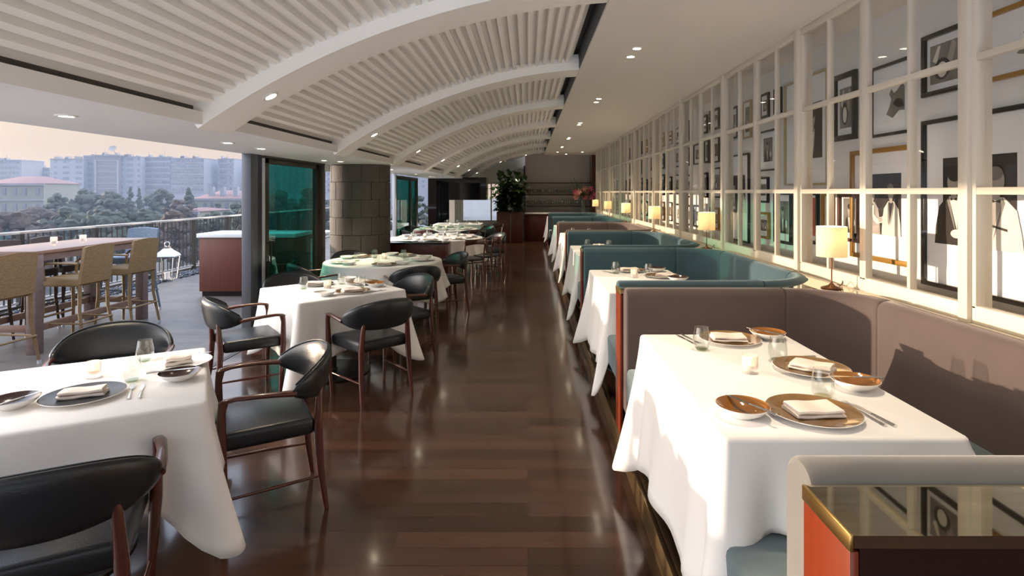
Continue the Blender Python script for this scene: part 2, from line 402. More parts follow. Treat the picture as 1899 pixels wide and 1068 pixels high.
# ------------------------------------------------------------------ the building
Y0, Y1 = -2.4, 20.6          # the room runs this far behind and ahead
SOF, TOP = 2.06, 2.91        # heights of the left and right soffits
struct(MB().box(-3.0, 0.586, Y0, Y1 + 0.6, -0.2, 0).build('floor', M['floor']))
struct(MB().box(-7.35, -3.0, Y0, 24, -0.2, 0).build('terrace_floor', M['deck']))
struct(MB().box(0.60, 2.75, Y0, 17.3, -0.05, 0.12).build('platform_floor', M['floor']))
struct(MB().box(0.586, 2.75, 17.3, Y1 + 0.6, -0.2, 0).build('floor.001', M['floor']))
tr = MB()
for a, b in ((Y0, 1.93), (1.934, 5.2), (5.204, 9.1), (9.104, 13.1), (13.104, 17.3)):
    tr.box(0.575, 0.60, a, b, 0, 0.124, 0.002); tr.box(0.600, 0.637, a, b, 0.110, 0.124, 0.002)
struct(tr.build('trim_1', M['trim']))
struct(MB().box(-3.03, -2.97, Y0, 6.0, -0.01, 0.004).box(-3.03, -2.97, 9.3, 12.6, -0.01, 0.004).build('trim_2', M['alu_dark']))
# walls and soffits
struct(MB().box(2.54, 2.75, Y0, Y1, 0.12, 3.2).build('wall_right', M['wall']))
struct(MB().box(0.534, 2.75, Y0, 19.4, TOP, 3.3).build('soffit_right', M['plaster']))
struct(MB().box(-3.05, -1.97, Y0, Y1, SOF, SOF + 0.075).box(-3.05, -2.03, Y0, Y1, SOF + 0.07, 2.5).build('soffit_left', M['soffit']))
struct(MB().box(-2.035, -2.028, Y0, Y1, SOF + 0.07, 2.35).build('trim_3', M['slot']))
# vaulted ceiling with lengthwise battens
VX, VZ, VR = 0.85, -2.073, 5.0
def vault(x, r): return VZ + math.sqrt(r * r - (x - VX) ** 2)
a0, a1 = math.acos((0.46 - VX) / (VR + .12)), math.acos((-2.03 - VX) / (VR + .12))
vb = MB()
n = 60
def vp(a, r, y): return (VX + r * math.cos(a), y, VZ + r * math.sin(a))
for r0, r1 in ((VR + .13, VR + .30),):
    ring = [vp(a0 + (a1 - a0) * i / n, r0, 0) for i in range(n + 1)] + [vp(a1 + (a0 - a1) * i / n, r1, 0) for i in range(n + 1)]
    vs = [(x, Y0, z) for x, _, z in ring] + [(x, Y1, z) for x, _, z in ring]
    q = len(ring)
    fs = [(i, (i + 1) % q, q + (i + 1) % q, q + i) for i in range(q)]
    vb._add(vs, fs, 0, True)
pitch = 0.0775 / (VR + .1)
k = 0
joints = random.Random(4)
while a0 + .010 + k * pitch < a1 - 0.010:
    a = a0 + .012 + k * pitch
    h = pitch * 0.27
    y = Y0
    ring = [vp(a - h, VR + .135, 0), vp(a - h * .82, VR + .083, 0), vp(a + h * .82, VR + .083, 0), vp(a + h, VR + .135, 0)]
    vb._add([(x, Y0, z) for x, _, z in ring] + [(x, Y1, z) for x, _, z in ring], [(0, 1, 5, 4), (1, 2, 6, 5), (2, 3, 7, 6)], 0, False)
    k += 1
struct(vb.build('ceiling', M['paint'], sharp=30))
jb = MB()      # the short butt joints between the ceiling boards
for k2 in range(k):
    a = a0 + .012 + (k2 + 0.5) * pitch
    for yy in (joints.uniform(0.6, 1.4) + 2.4 * q + 0.18 * (k2 % 5) for q in range(0, 3)):
        x, _, z = vp(a, VR + .128, 0)
        u = Vector((-math.sin(a), 0, math.cos(a))) * 0.017
        jb._add([(x - u.x, yy, z - u.z), (x + u.x, yy, z + u.z), (x + u.x, yy + .006, z + u.z), (x - u.x, yy + .006, z - u.z)], [(0, 1, 2, 3)])
struct(jb.build('trim_4', M['slot'], fix=False))
struct(MB().box(0.40, 0.60, Y0, Y1, 3.13, 3.3).box(0.528, 0.5335, Y0, 19.4, 2.93, 3.2).build('trim_5', mat('grey_gap', (0.11, 0.115, 0.125, 1), 0.7)))
for i in range(-1, 7):
    yb = 3.43 + 2.43 * i
    rb = MB(); n = 36
    aa, ab = math.acos((0.533 - VX) / VR), math.acos((-2.0 - VX) / VR)
    def rp(i_, j):
        a = aa + (ab - aa) * i_ / n
        r, y = ((VR, 0), (VR, .36), (VR + .16, .36), (VR + .16, 0))[j]
        return Vector((VX + r * math.cos(a), yb + y, VZ + r * math.sin(a)))
    rb.grid(rp, n + 1, 4, wrapv=True, smooth=False)
    struct(rb.build('ceiling_rib', M['paint'], sharp=30))
# end of the room
aw = MB()
poly = [(-3.05, 2.0), (-3.05, 2.12)] + [(-2.1 + 2.0 * i / 20, vault(-2.1 + 2.0 * i / 20, VR + .2)) for i in range(21)] + [(-0.1, 2.0)]
vs = [(x, Y1, z) for x, z in poly] + [(x, Y1 + .2, z) for x, z in poly]
q = len(poly)
aw._add(vs, [tuple(range(q)), tuple(range(q, 2 * q))[::-1]] + [(i, (i + 1) % q, q + (i + 1) % q, q + i) for i in range(q)])
aw.box(-3.05, -2.42, Y1, Y1 + .2, 0, 2.0).box(-0.98, -0.1, Y1, Y1 + .2, 0, 2.0).box(-2.42, -0.98, Y1, Y1 + .2, 0, 0.55)
struct(aw.build('wall_back', M['endwall']))
wn = struct(MB().box(-2.42, -0.98, Y1 + .05, Y1 + .12, 0.55, 0.62).box(-2.42, -0.98, Y1 + .05, Y1 + .12, 1.94, 2.0).box(-2.42, -2.36, Y1 + .05, Y1 + .12, .62, 1.94)
            .box(-1.04, -.98, Y1 + .05, Y1 + .12, .62, 1.94).box(-1.36, -1.31, Y1 + .05, Y1 + .12, .62, 1.94).build('window_20', M['screen']))
MB().box(-2.36, -1.04, Y1 + .08, Y1 + .086, .62, 1.94).build('pane', M['pane'], wn)
# bar niche at the far right
struct(MB().box(-0.10, 2.55, 20.0, 20.3, 0, 3.3).build('wall_back.001', M['barwall']))
struct(MB().box(-0.2, 2.75, 19.35, 20.4, 3.12, 3.4).box(2.54, 2.75, 19.3, 20.4, 0, 3.3).build('ceiling.001', M['barwall']))
struct(MB().box(-0.14, -0.09, 19.3, 20.6, 0, 2.55).build('trim_6', M['blackwood']))
struct(MB().box(2.18, 2.30, 19.3, 20.0, 0, 2.91).build('trim_7', M['dwood']))
struct(MB().box(-3.05, -2.9, 17.4, Y1 + .2, 0, 2.5).build('wall_left', M['endwall']))

# ------------------------------------------------------------------ glazed screen in front of the pictures
SX = 2.10
posts = [2.71 + 1.69 * k for k in range(-3, 9)] + [17.3]
for i in range(len(posts) - 1):
    ya, yb = posts[i], posts[i + 1]
    f = MB()
    if True:
        f.box(SX - .022, SX + .10, ya - .030, ya + .030, 1.03, TOP, .004)
    if i == len(posts) - 2: f.box(SX - .022, SX + .10, yb - .030, yb + .030, 1.03, TOP, .004)
    L = yb - ya
    n = max(2, round(L / .4225))
    d0, d1 = SX, SX + .045
    f.box(d0, d1, ya + .03, yb - .03, 1.03, 1.115, .004).box(d0, d1, ya + .03, yb - .03, TOP - .055, TOP, .004)
    for q in range(n + 1):
        y = ya + L * q / n
        hw = .055 if q in (0, n) else (.032 if q * 2 == n else .0135)
        f.box(d0 + (.004 if hw < .02 else 0), d1, y if q == 0 else y - hw, y if q == n else y + hw, 1.10, TOP - .05, .004)
        if q < n and q * 2 == n: f.box(d0 - .001, d0 + .004, y - .0015, y + .0015, 1.03, TOP)
    for z in (1.655, 2.284): f.box(d0 + .003, d1 - .004, ya + .04, yb - .04, z - .017, z + .017, .003)
    o = struct(f.build('window_%d' % (i + 1), M['screen']))
    MB().box(SX + .022, SX + .026, ya + .04, yb - .04, 1.11, TOP - .05).build('pane', M['pane'], o)
struct(MB().box(SX - .045, 2.54, Y0, 17.3, 1.00, 1.03).box(SX, 2.54, Y0, 17.3, 0.12, 1.0).build('wall_right_ledge', M['screen']))

# ------------------------------------------------------------------ terrace doors and stone column
XD = -3.0
struct(MB().box(XD - .05, XD + .05, 6.03, 6.19, 0, SOF, .004).build('trim_8', M['alu']))
struct(MB().box(XD - .04, XD + .04, 6.19, 6.30, 0, SOF).build('trim_9', M['alu_navy']))
struct(MB().box(XD - .02, XD + .045, 6.31, 6.37, 0, SOF - .03, .003).build('trim_10', M['alu_light']))
d1 = MB()
ya, yb = 6.40, 8.04
d1.box(XD - .03, XD + .03, ya, ya + .10, 0.02, 2.035, .004).box(XD - .03, XD + .03, yb - .09, yb, 0.02, 2.035, .004)
d1.box(XD - .03, XD + .03, ya, yb, 1.975, 2.035, .004).box(XD - .03, XD + .03, ya, yb, 0.02, 0.10, .004)
door = struct(d1.build('door_1', M['alu_dark']))
MB().box(XD - .005, XD + .005, ya + .09, yb - .08, .09, 1.98).build('pane', M['green'], door)
h = MB(); h.tube([(XD + .075, ya + .05, .83), (XD + .075, ya + .05, 1.09)], .009).tube([(XD + .02, ya + .05, .85), (XD + .075, ya + .05, .85)], .008).tube([(XD + .02, ya + .05, 1.07), (XD + .075, ya + .05, 1.07)], .008)
h.build('handle', M['black_metal'], door)
struct(MB().box(XD - .05, XD + .05, 8.06, 8.25, 0, SOF - .02, .004).build('trim_11', M['alu_dark']))
struct(MB().box(XD - .05, XD + .05, 6.37, 8.25, 2.035, SOF).build('trim_12', M['alu_dark']))
ya, yb = 12.75, 15.3
d1 = MB()
d1.box(XD - .03, XD + .03, ya, ya + .12, 0.02, 2.0, .004).box(XD - .03, XD + .03, yb - .16, yb, 0.02, 2.0, .004).box(XD - .03, XD + .03, 14.35, 14.47, 0.02, 2.0, .004)
d1.box(XD - .03, XD + .03, ya, yb, 1.94, 2.03, .004).box(XD - .03, XD + .03, ya, yb, 0.02, 0.12, .004)
door2 = struct(d1.build('door_2', M['alu_dark']))
MB().box(XD - .005, XD + .005, ya + .10, yb - .14, .1, 1.95).build('pane', M['green'], door2)
struct(MB().box(XD - .02, XD + .045, 12.62, 12.72, 0, SOF, .003).build('trim_13', M['alu_light']))

cx, cy, cr_ = -2.58, 8.73, 0.446
col = MB()
col.lathe([(cr_ - .02, 0), (cr_ - .02, SOF)], 48, (cx, cy, 0), 1)
rows, nb = 8, 10
for r_ in range(rows):
    z1 = SOF - .004 - r_ * .262; z0 = max(0.0, z1 - .255)
    off = (0.5 if r_ % 2 else 0) + 0.05 * math.sin(r_ * 3)
    for k in range(nb):
        t0 = 2 * math.pi * (k + off) / nb + .009; t1 = 2 * math.pi * (k + 1 + off) / nb - .009
        m_ = 9
        pts = [(math.cos(t0 + (t1 - t0) * i / m_), math.sin(t0 + (t1 - t0) * i / m_)) for i in range(m_ + 1)]
        rr = cr_ + 0.003 * math.sin(r_ * 7 + k * 5)
        vs = [(cx + c * rr, cy + s * rr, z0) for c, s in pts] + [(cx + c * rr, cy + s * rr, z1) for c, s in pts] + \
             [(cx + c * (cr_ - .02), cy + s * (cr_ - .02), z0) for c, s in pts] + [(cx + c * (cr_ - .02), cy + s * (cr_ - .02), z1) for c, s in pts]
        n_ = m_ + 1
        fs = []
        for i in range(m_):
            fs += [(i, i + 1, n_ + i + 1, n_ + i), (n_ + i, n_ + i + 1, 3 * n_ + i + 1, 3 * n_ + i), (i, 2 * n_ + i, 2 * n_ + i + 1, i + 1)]
        fs += [(0, n_, 3 * n_, 2 * n_), (m_, 2 * n_ + m_, 3 * n_ + m_, n_ + m_)]
        col._add(vs, fs, 0, False)
struct(col.build('stone_column', [M['stone'], M['joint']], sharp=25))
# small white sensor box by the column
tag(MB().box(-2.98, -2.90, 8.22, 8.32, 1.95, 2.05, .005).build('sensor_box', M['white_trim']), 'small white box under the soffit, left of the stone column', 'sensor')
# black glass partition and bulkhead
struct(MB().box(-3.0, -2.36, 17.0, 17.12, 0, SOF).build('wall_left_partition', M['blackglass']))
struct(MB().box(-2.36, -1.25, 17.0, 17.9, 1.41, SOF).box(-2.36,-1.25,17.0,17.9,SOF,2.09).build('bulkhead', M['blackglass']))
struct(MB().box(-2.36, -2.20, 17.0, 17.1, 0, 1.41).build('trim_14', M['screen']))

# ------------------------------------------------------------------ recessed lights
def make_light():
    t = thing('downlight', 'x', 'ceiling light')
    r_ = MB(); r_.lathe([(.034, -.001), (.036, -.006), (.050, -.006), (.053, -.001), (.053, .004), (.034, .004), (.034, -.001)], 28)
    r_.build('trim_ring', M['white_trim'], t)
    MB().lathe([(.0001, -.004), (.030, -.004), (.034, .001), (.0001, .001)], 24).build('lens', M['lens'], t)
    ld = bpy.data.lights.new('spot_beam', 'SPOT'); ld.energy = 48; ld.spot_size = R(95); ld.spot_blend = 0.9; ld.color = (1, 0.80, 0.56); ld.shadow_soft_size = .03
    lo = bpy.data.objects.new('spot_beam', ld); C.objects.link(lo); lo.parent = t; lo.location = (0, 0, -.02)
    return t
LM = Maker(make_light())
LEFT = [(-2.47, .6, 'first'), (-2.47, 3.03, 'second'), (-2.48, 4.68, 'third'), (-2.50, 5.31, 'fourth'), (-2.63, 7.30, 'fifth'), (-2.50, 7.55, 'sixth'), (-2.46, 10.2, 's'), (-2.55, 12.85, 'e'), (-2.52, 14.6, 'n'), (-2.5, 14.9, 'n')]
lab = ['recessed light in left soffit, behind the view', 'large round light in the left soffit, nearest the camera', 'tilted light in the left soffit before the first door post', 'light in the left soffit just above the first door post',
       'left light of the pair above the end of the green glass door', 'right light of the pair above the green glass door and stone column', 'light in the left soffit just beyond the stone column', 'light in the left soffit above the second glass doors',
       'left one of the two farthest lights in the left soffit', 'right one of the two farthest lights in the left soffit']
for (x, y, _), l in zip(LEFT, lab): LM((x, y, SOF - .0015), 0, l, 'downlights in the left soffit')
nm = ['first', 'second', 'third', 'fourth', 'fifth', 'sixth']
for i, (y1, y2) in enumerate(((2.35, 2.62), (4.96, 5.26), (7.63, 7.92), (10.3, 10.58), (13.1, 13.4), (15.7, 15.95))):
    where = ('pair nearest the camera', 'second pair from the camera', 'third pair from the camera', 'fourth pair from the camera', 'fifth pair from the camera', 'sixth pair, nearest the bar')[i]
    LM((.955, y1, TOP - .0015), 0, 'right soffit downlight, nearer one of the ' + where, 'downlights in the right soffit')
    LM((.955, y2, TOP - .0015), 0, 'right soffit downlight, farther one of the ' + where, 'downlights in the right soffit')
for x, y, l in ((.93, 17.8, 'leftmost'), (1.27, 18.8, 'middle'), (1.71, 17.8, 'rightmost')):
    LM((x, y, TOP - .0015), 0, l + ' of three soffit downlights in front of the bar wall', 'downlights in the right soffit')
for i in range(7):
    y = 3.43 + 2.43 * i + .18
    x = -1.64
    a = math.acos((x - VX) / VR)
    o = LM((x, y, vault(x, VR) - .002), 0, 'downlight low on the left end of the %s arched rib' % ('nearest', 'second', 'third', 'fourth', 'fifth', 'sixth', 'farthest')[i], 'downlights on the arched ribs')
    o.rotation_euler = (0, a - math.pi / 2 if False else -(a - math.pi / 2), 0)
for x, l in ((-.88, 'halfway up'), (-.06, 'near the top of')):
    a = math.acos((x - VX) / VR)
    o = LM((x, 18.19, vault(x, VR) - .002), 0, 'downlight %s the farthest arched rib' % l, 'downlights on the arched ribs')
    o.rotation_euler = (0, -(a - math.pi / 2), 0)
# ------------------------------------------------------------------ banquettes and dividers
CORE = [1.02 + 2.55 * k for k in range(7)]
def rounded(n0, n1, z0, z1, r, rb=.012):
    """closed loop of (n, z): thick slab with a rounded top"""
    p = []
    for (cx_, cz_, rr, t0) in ((n1 - r, z1 - r, r, 0), (n0 + r, z1 - r, r, 90), (n0 + rb, z0 + rb, rb, 180), (n1 - rb, z0 + rb, rb, 270)):
        for i in range(6):
            t = R(t0 + 18 * i); p.append((cx_ + rr * math.cos(t), cz_ + rr * math.sin(t)))
    return p
def sweep(mb, path, prof, inset=.006):
    """path: list of (point, normal pointing inwards to the booth)"""
    npf = len(prof); cz = sum(z for _, z in prof) / npf; cn = sum(a for a, _ in prof) / npf
    L = len(path)
    P = []
    stations = [(0, .90, 0.0)] + [(0, .97, .5)] + [(i, 1, 0) for i in range(L)] + [(L - 1, .97, .5)] + [(L - 1, .90, 0)]
    pts = []
    t0 = (path[1][0] - path[0][0]).normalized(); t1 = (path[-1][0] - path[-2][0]).normalized()
    for si, (i, s, _) in enumerate(stations):
        p, nn = path[i]
        if si == 0: p = p + t0 * inset * .2
        elif si == 1: p = p + t0 * inset * .8
        elif si == 2: p = p + t0 * inset * 3
        elif si == len(stations) - 3: p = p - t1 * inset * 3
        elif si == len(stations) - 2: p = p - t1 * inset * .8
        elif si == len(stations) - 1: p = p - t1 * inset * .2
        ring = []
        for a, z in prof:
            sa = cn + (a - cn) * (1 - (1 - s) * 1.0); sz = cz + (z - cz) * (1 - (1 - s) * .35)
            q = p + nn * sa; ring.append(Vector((q.x, q.y, sz)))
        pts.append(ring)
    mb.grid(lambda i, j: pts[i][j], len(pts), npf, wrapv=True)
    for k in (0, -1):
        mb._add(pts[k], [tuple(range(npf))], 0, True)
def booth(k, fabric, label):
    y0, y1 = CORE[k] + .18, (CORE[k + 1] if k + 1 < len(CORE) else 18.0)
    t = thing('banquette', label, 'booth seat', (0.6, y0, 0.12), 0, 'u-shaped velvet banquettes')
    off = Vector((-.6, -y0, -.12))
    mtx = Matrix.Translation(off)
    Rr, cn = .46, .06
    xw = 2.035      # outer line at the screen
    prof = rounded(0, .12, .28, 1.055, .05)
    def seg(pts, fab=None): # pts (outer-line point, inward normal)
        m = MB(); sweep(m, [(Vector((x, y, 0)), Vector((nx, ny, 0))) for x, y, nx, ny in pts], prof)
        bmesh.ops.transform(m.bm, matrix=mtx, verts=m.bm.verts)
        m.build('backrest', fab or fabric, t, sharp=50)
    xa = xw - Rr
    seg([(.60 + (xa - .60) * i / 8, y0, 0, 1) for i in range(9)], M['litvelvet'] if k < 1 else None)
    seg([(xa + Rr * math.sin(R(q)), y0 + Rr - Rr * math.cos(R(q)), -math.sin(R(q)), math.cos(R(q))) for q in range(0, 91, 9)])
    seg([(xw, y0 + Rr + (y1 - y0 - 2 * Rr) * i / 8, -1, 0) for i in range(9)])
    seg([(xw - Rr + Rr * math.cos(R(q)), y1 - Rr + Rr * math.sin(R(q)), -math.cos(R(q)), -math.sin(R(q))) for q in range(0, 91, 9)])
    seg([(xa + (.60 - xa) * i / 8, y1, 0, -1) for i in range(9)])
    for (a, b, c, d) in ((.60, 1.93, y0 + .11, y0 + .62), (.60, 1.93, y1 - .62, y1 - .11), (1.45, 1.93, y0 + .625, y1 - .625)):
        m = MB(); m.box(a, b, c, d, .36, .575, .028, m=mtx, seg=3)
        m.build('seat_cushion', M['seat'], t, sharp=60)
    m = MB()
    m.box(.66, 1.93, y0 + .01, y0 + .55, .125, .37, m=mtx).box(.66, 1.93, y1 - .55, y1 - .01, .125, .37, m=mtx).box(1.5, 1.93, y0 + .5, y1 - .5, .125, .37, m=mtx)
    m.build('plinth', M['blackwood'], t)
    return t
booth(0, M['mauve'], 'taupe velvet banquette of the booth nearest the camera')
booth(1, M['teal'], 'teal velvet banquette of the second booth from the camera')
booth(2, M['teal'], 'dark teal velvet banquette of the third booth from the camera')
booth(3, M['mauve'], 'taupe velvet banquette of the fourth booth from the camera')
booth(4, M['teal'], 'teal velvet banquette of the fifth booth from the camera')
booth(5, M['teal'], 'teal velvet banquette of the farthest booth, next to the bar')
names = ['orange-ended divider with mirror top in the right foreground', 'orange-ended divider with mirror top behind the nearest booth table', 'divider with mirror top behind the second booth table',
         'divider with mirror top behind the third booth table', 'divider with mirror top behind the fourth booth table', 'divider with mirror top behind the fifth booth table', 'farthest booth divider, by the bar counter']
for k, y in enumerate(CORE):
    t = thing('booth_divider', names[k], 'divider', (0.6, y, 0), 0, 'dividers between the booths')
    MB().box(-.0, 1.49, .004, .176, .12, 1.006).build('panel', M['blackwood'], t)
    MB().box(-.018, -.001, .004, .176, 0.002, .999, .002).build('end_panel', M['orangewood'], t)
    MB().box(-.0200, -.0125, .001, .179, 1.0, 1.031, .001).build('brass_trim', M['brass'], t)
    Rr, xw = .455, 1.432
    pl = [(-.012, .001), (-.012, .179)]
    for q in range(0, 91, 10): pl.append((xw - Rr + Rr * math.sin(R(q)), .181 + Rr - Rr * math.cos(R(q))))
    pl.append((1.452, .181 + Rr)); pl.append((1.452, -.001 - Rr))
    for q in range(90, -1, -10): pl.append((xw - Rr + Rr * math.sin(R(q)), -.001 - Rr + Rr * math.cos(R(q))))
    MB().prism(pl, 1.007, 1.030).build('mirror_top', M['mirror'], t)
struct(MB().box(2.036, 2.055, Y0, 17.3, 0.12, 1.028).build('trim_15', M['blackwood']))

# ------------------------------------------------------------------ table lamps on the ledge
def make_lamp():
    t = thing('table_lamp', 'x', 'lamp')
    MB().lathe([(.001, .0), (.062, .0), (.064, .004), (.020, .020), (.008, .034), (.0045, .045), (.0045, .24), (.0001, .24)], 28).build('base', M['bronze'], t)
    s = MB(); s.lathe([(.090, .205), (.090, .398), (.087, .398), (.087, .205), (.090, .205)], 36)
    s.build('lamp_shade', M['shade'], t)
    c = MB(); c.tube([(.055, .01, .006), (.085, .03, .03), (.10, .05, .04), (.112, .07, .02), (.115, .09, .004), (.115, .14, .003)], .0028, 6)
    c.build('cord', M['bronze'], t)
    MB().lathe([(.0001, .265), (.016, .27), (.024, .292), (.020, .315), (.0001, .33)], 16).build('bulb', mat('warm_bulb', (1, .85, .65, 1), .5, em=(1, .82, .60, 1), es=7), t)
    ld = bpy.data.lights.new('bulb_light', 'POINT'); ld.energy = 3.6; ld.color = (1, .84, .64); ld.shadow_soft_size = .03
    lo = bpy.data.objects.new('bulb_light', ld); C.objects.link(lo); lo.parent = t; lo.location = (0, 0, .345)
    return t
lm = Maker(make_lamp())
for k, l in zip(range(1, 7), ('large white-shaded lamp on the ledge behind the nearest booth', 'white-shaded ledge lamp, second from the camera', 'white-shaded ledge lamp, third from the camera', 'white-shaded ledge lamp, fourth from the camera', 'white-shaded ledge lamp, fifth from the camera', 'smallest white-shaded lamp at the far end of the ledge')):
    lm((1.955, CORE[k] + .075, 1.0305), 0, l, 'lamps along the ledge')

# ------------------------------------------------------------------ table cloths
def cloth(name, label, w, l, top, hang, loc, rz, round_=False, seed=0, corner=.20, fold=.05, waves=0, group='white tablecloths', ends=None, cw_=.13):
    """draped cloth: flat top with soft edge, sides that flare and fold, longer at the corners"""
    rnd = random.Random(seed)
    hx, hy = w / 2, l / 2
    pts = []
    if round_:
        n = 240
        for i in range(n):
            t = 2 * math.pi * i / n
            pts.append((hx * math.cos(t), hy * math.sin(t), math.cos(t), math.sin(t), 0, t))
    else:
        rc = .03; side = 34; cn = 14
        for qx, (sx_, sy_) in enumerate(((1, 1), (-1, 1), (-1, -1), (1, -1))):
            t0 = 90 * qx
            for i in range(cn):
                t = R(t0 + 90 * i / cn)
                pts.append((sx_ * (hx - rc) + rc * math.cos(t), sy_ * (hy - rc) + rc * math.sin(t), math.cos(t), math.sin(t), math.sin(2 * (t - R(t0))) ** 2 if 0 < i < cn else 0, 0))
            nx_, ny_ = ((-1, 1), (-1, -1), (1, -1), (1, 1))[qx]
            for i in range(side):
                u = i / side
                t = R(t0 + 90)
                if qx % 2 == 0:
                    x = sx_ * (hx - rc) * (1 - 2 * u); y = sy_ * hy
                else:
                    x = sx_ * hx; y = sy_ * (hy - rc) * (1 - 2 * u)
                pts.append((x, y, math.cos(t), math.sin(t), 0, 0))
    n = len(pts)
    # arc length along the edge and distance to the nearest corner
    ph = [rnd.uniform(0, 6.28) for _ in range(6)]
    rows = 16
    sgn = [(hx, hy), (-hx, hy), (-hx, -hy), (hx, -hy)]
    cl = [rnd.uniform(.8, 1.2) for _ in range(4)]
    V = []
    s = 0
    for i, (x, y, nx, ny, cc, th) in enumerate(pts):
        if i: s += math.hypot(x - pts[i - 1][0], y - pts[i - 1][1])
        colm = []
        if round_:
            wv = sum(math.sin(th * f + ph[j]) * a for j, (f, a) in enumerate(((waves, .55), (waves - 3, .35), (waves * 2 - 1, .2))))
            cg = max(0, math.cos(2 * th)) ** 6 * 0 + (abs(math.cos(2 * (th + .4)))) ** 3
            hg = hang + corner * cg
        else:
            ds = sorted((math.hypot(x - a, y - b), q) for q, (a, b) in enumerate(sgn))
            dcn, q = ds[0]
            cg = math.exp(-(dcn / .075) ** 2) * cl[q]
            cw = math.exp(-(dcn / .26) ** 2)
            wv = .5 * math.sin(s * 9 + ph[0]) + .35 * math.sin(s * 17 + ph[1]) + .25 * math.sin(s * 4.3 + ph[2])
            hbase = hang
            if ends is not None:      # over a bench seat the ends and the wall side hang short
                wn = ny * ny if nx < 0 or abs(nx) < .01 else 1
                hbase = hang + (ends - hang) * wn * (1 - math.exp(-(dcn / .075) ** 2) if sgn[q][0] < 0 else 1)
            hg = hbase + (0 if ends is not None and sgn[q][0] > 0 else corner) * math.exp(-(dcn / cw_) ** 2 if ends is None or abs(ny) < .5 else -(dcn / .05) ** 2) * cl[q] + .012 * math.sin(s * 5 + ph[3])
        for k in range(rows + 1):
            if k < 4:   # soft edge
                a = R(90 * k / 3)
                rr = .014
                px = x + nx * rr * (math.sin(a) - 1); py = y + ny * rr * (math.sin(a) - 1); pz = top - rr * (1 - math.cos(a))
            else:
                t = (k - 3) / (rows - 3)
                e = t ** 1.3
                if round_:
                    o = .02 * t + e * fold * (wv * .6 + .55)
                    px, py = x + nx * o, y + ny * o
                else:
                    o = .028 * t + e * fold * (wv * .30 + .12)
                    # corner pleat pushes out along the diagonal, its flanks fall in
                    dx_, dy_ = sgn[q][0], sgn[q][1]; dl = math.hypot(dx_, dy_); ux, uy = (1 if dx_ > 0 else -1) / 1.414, (1 if dy_ > 0 else -1) / 1.414
                    pb = e * .135 * cg
                    dent = -e * .040 * math.exp(-((dcn - .15) / .05) ** 2) + e * .030 * math.exp(-((dcn - .26) / .06) ** 2)
                    px = x + nx * (o + dent) + ux * pb; py = y + ny * (o + dent) + uy * pb
                pz = top - .014 - (hg - .014) * t
            colm.append(Vector((px, py, pz)))
        V.append(colm)
    m = MB()
    m.grid(lambda i, j: V[i][j], n, rows + 1, wrapu=True)
    c0 = V[0][0]
    m._add([V[i][0] for i in range(n)], [tuple(range(n))], 0, True)
    bmesh.ops.remove_doubles(m.bm, verts=m.bm.verts, dist=1e-5)
    bmesh.ops.recalc_face_normals(m.bm, faces=m.bm.faces)
    o = m.build(name, M['cloth'], None, loc, sharp=60, fix=False)
    o.rotation_euler = (0, 0, rz)
    so = o.modifiers.new('thickness', 'SOLIDIFY'); so.thickness = .0022; so.offset = -1
    return tag(o, label, 'tablecloth', group)
def ptable(label, w, l, h, loc, rz, round_=False, base='disc'):
    t = thing('pedestal_table', label, 'table', loc, rz, 'pedestal dining tables under white cloths')
    m = MB()
    if round_: m.lathe([(.0001, h - .03), (w / 2 - .006, h - .03), (w / 2 - .004, h - .005), (.0001, h - .005)], 64)
    else: m.box(-w / 2 + .006, w / 2 - .006, -l / 2 + .006, l / 2 - .006, h - .03, h - .005)
    m.build('tabletop', M['blackwood'], t)
    MB().tube([(0, 0, .02), (0, 0, h - .03)], .038, 20).build('column', M['black_metal'], t)
    MB().lathe([(.0001, 0), (.33, 0), (.335, .006), (.33, .016), (.05, .026), (.045, .04), (.0001, .04)], 48).build('base', M['black_metal'], t)
    return t
# booth tables
bt = []
ordn = ['nearest', 'second', 'third', 'fourth', 'fifth', 'farthest']
for k in range(6):
    yc = CORE[k] + .18 + 1.185 + .04
    if k == 5: yc = 17.4
    ptable('black table hidden under the white cloth of the %s booth' % ordn[k], .78, 1.30, .755, (1.0, yc, .12), 0)
    cloth('tablecloth', ['large white cloth on the booth table nearest the camera', 'white cloth with hanging corners on the second booth table', 'white cloth falling towards the aisle on the third booth table',
                         'white cloth on the fourth booth table', 'white cloth on the fifth booth table', 'white cloth on the farthest booth table'][k],
          .79, 1.31, .878, .60, (1.0, yc, 0), 0, seed=k + 3, corner=.15 if k < 5 else .1, fold=.10, ends=.285)
# free-standing tables
T1 = (-2.14, 2.52); r1 = R(30)
ptable('black pedestal table under the big white cloth at front left', 1.22, .97, .755, (T1[0], T1[1], 0), r1)
cloth('tablecloth', 'large white cloth on the table at front left', 1.24, .99, .760, .34, (T1[0], T1[1], 0), r1, seed=21, corner=.30, fold=.12, cw_=.17)
T2 = (-1.80, 5.21); r2 = R(42)
ptable('black pedestal table under the square white cloth in the left middle', .96, .96, .755, (T2[0], T2[1], 0), r2)
cloth('tablecloth', 'square white cloth in the left middle, between four armchairs', .98, .98, .760, .44, (T2[0], T2[1], 0), r2, seed=8, corner=.20, fold=.11, cw_=.16)
T3 = (-1.88, 7.38)
ptable('round black table under the wavy white cloth before the stone column', 1.48, 1.48, .755, (T3[0], T3[1], 0), 0, True)
cloth('tablecloth', 'round white cloth with wavy folds before the stone column', 1.50, 1.50, .760, .36, (T3[0], T3[1], 0), 0, True, 5, .14, .09, 15)
T4 = (-1.80, 11.1)
ptable('big round table beyond the dark sideboard', 1.8, 1.8, .755, (T4[0], T4[1], 0), 0, True)
cloth('tablecloth', 'white cloth on the big round table beyond the sideboard', 1.82, 1.82, .760, .36, (T4[0], T4[1], 0), 0, True, 9, .12, .09, 17)
T5 = (-1.98, 13.7)
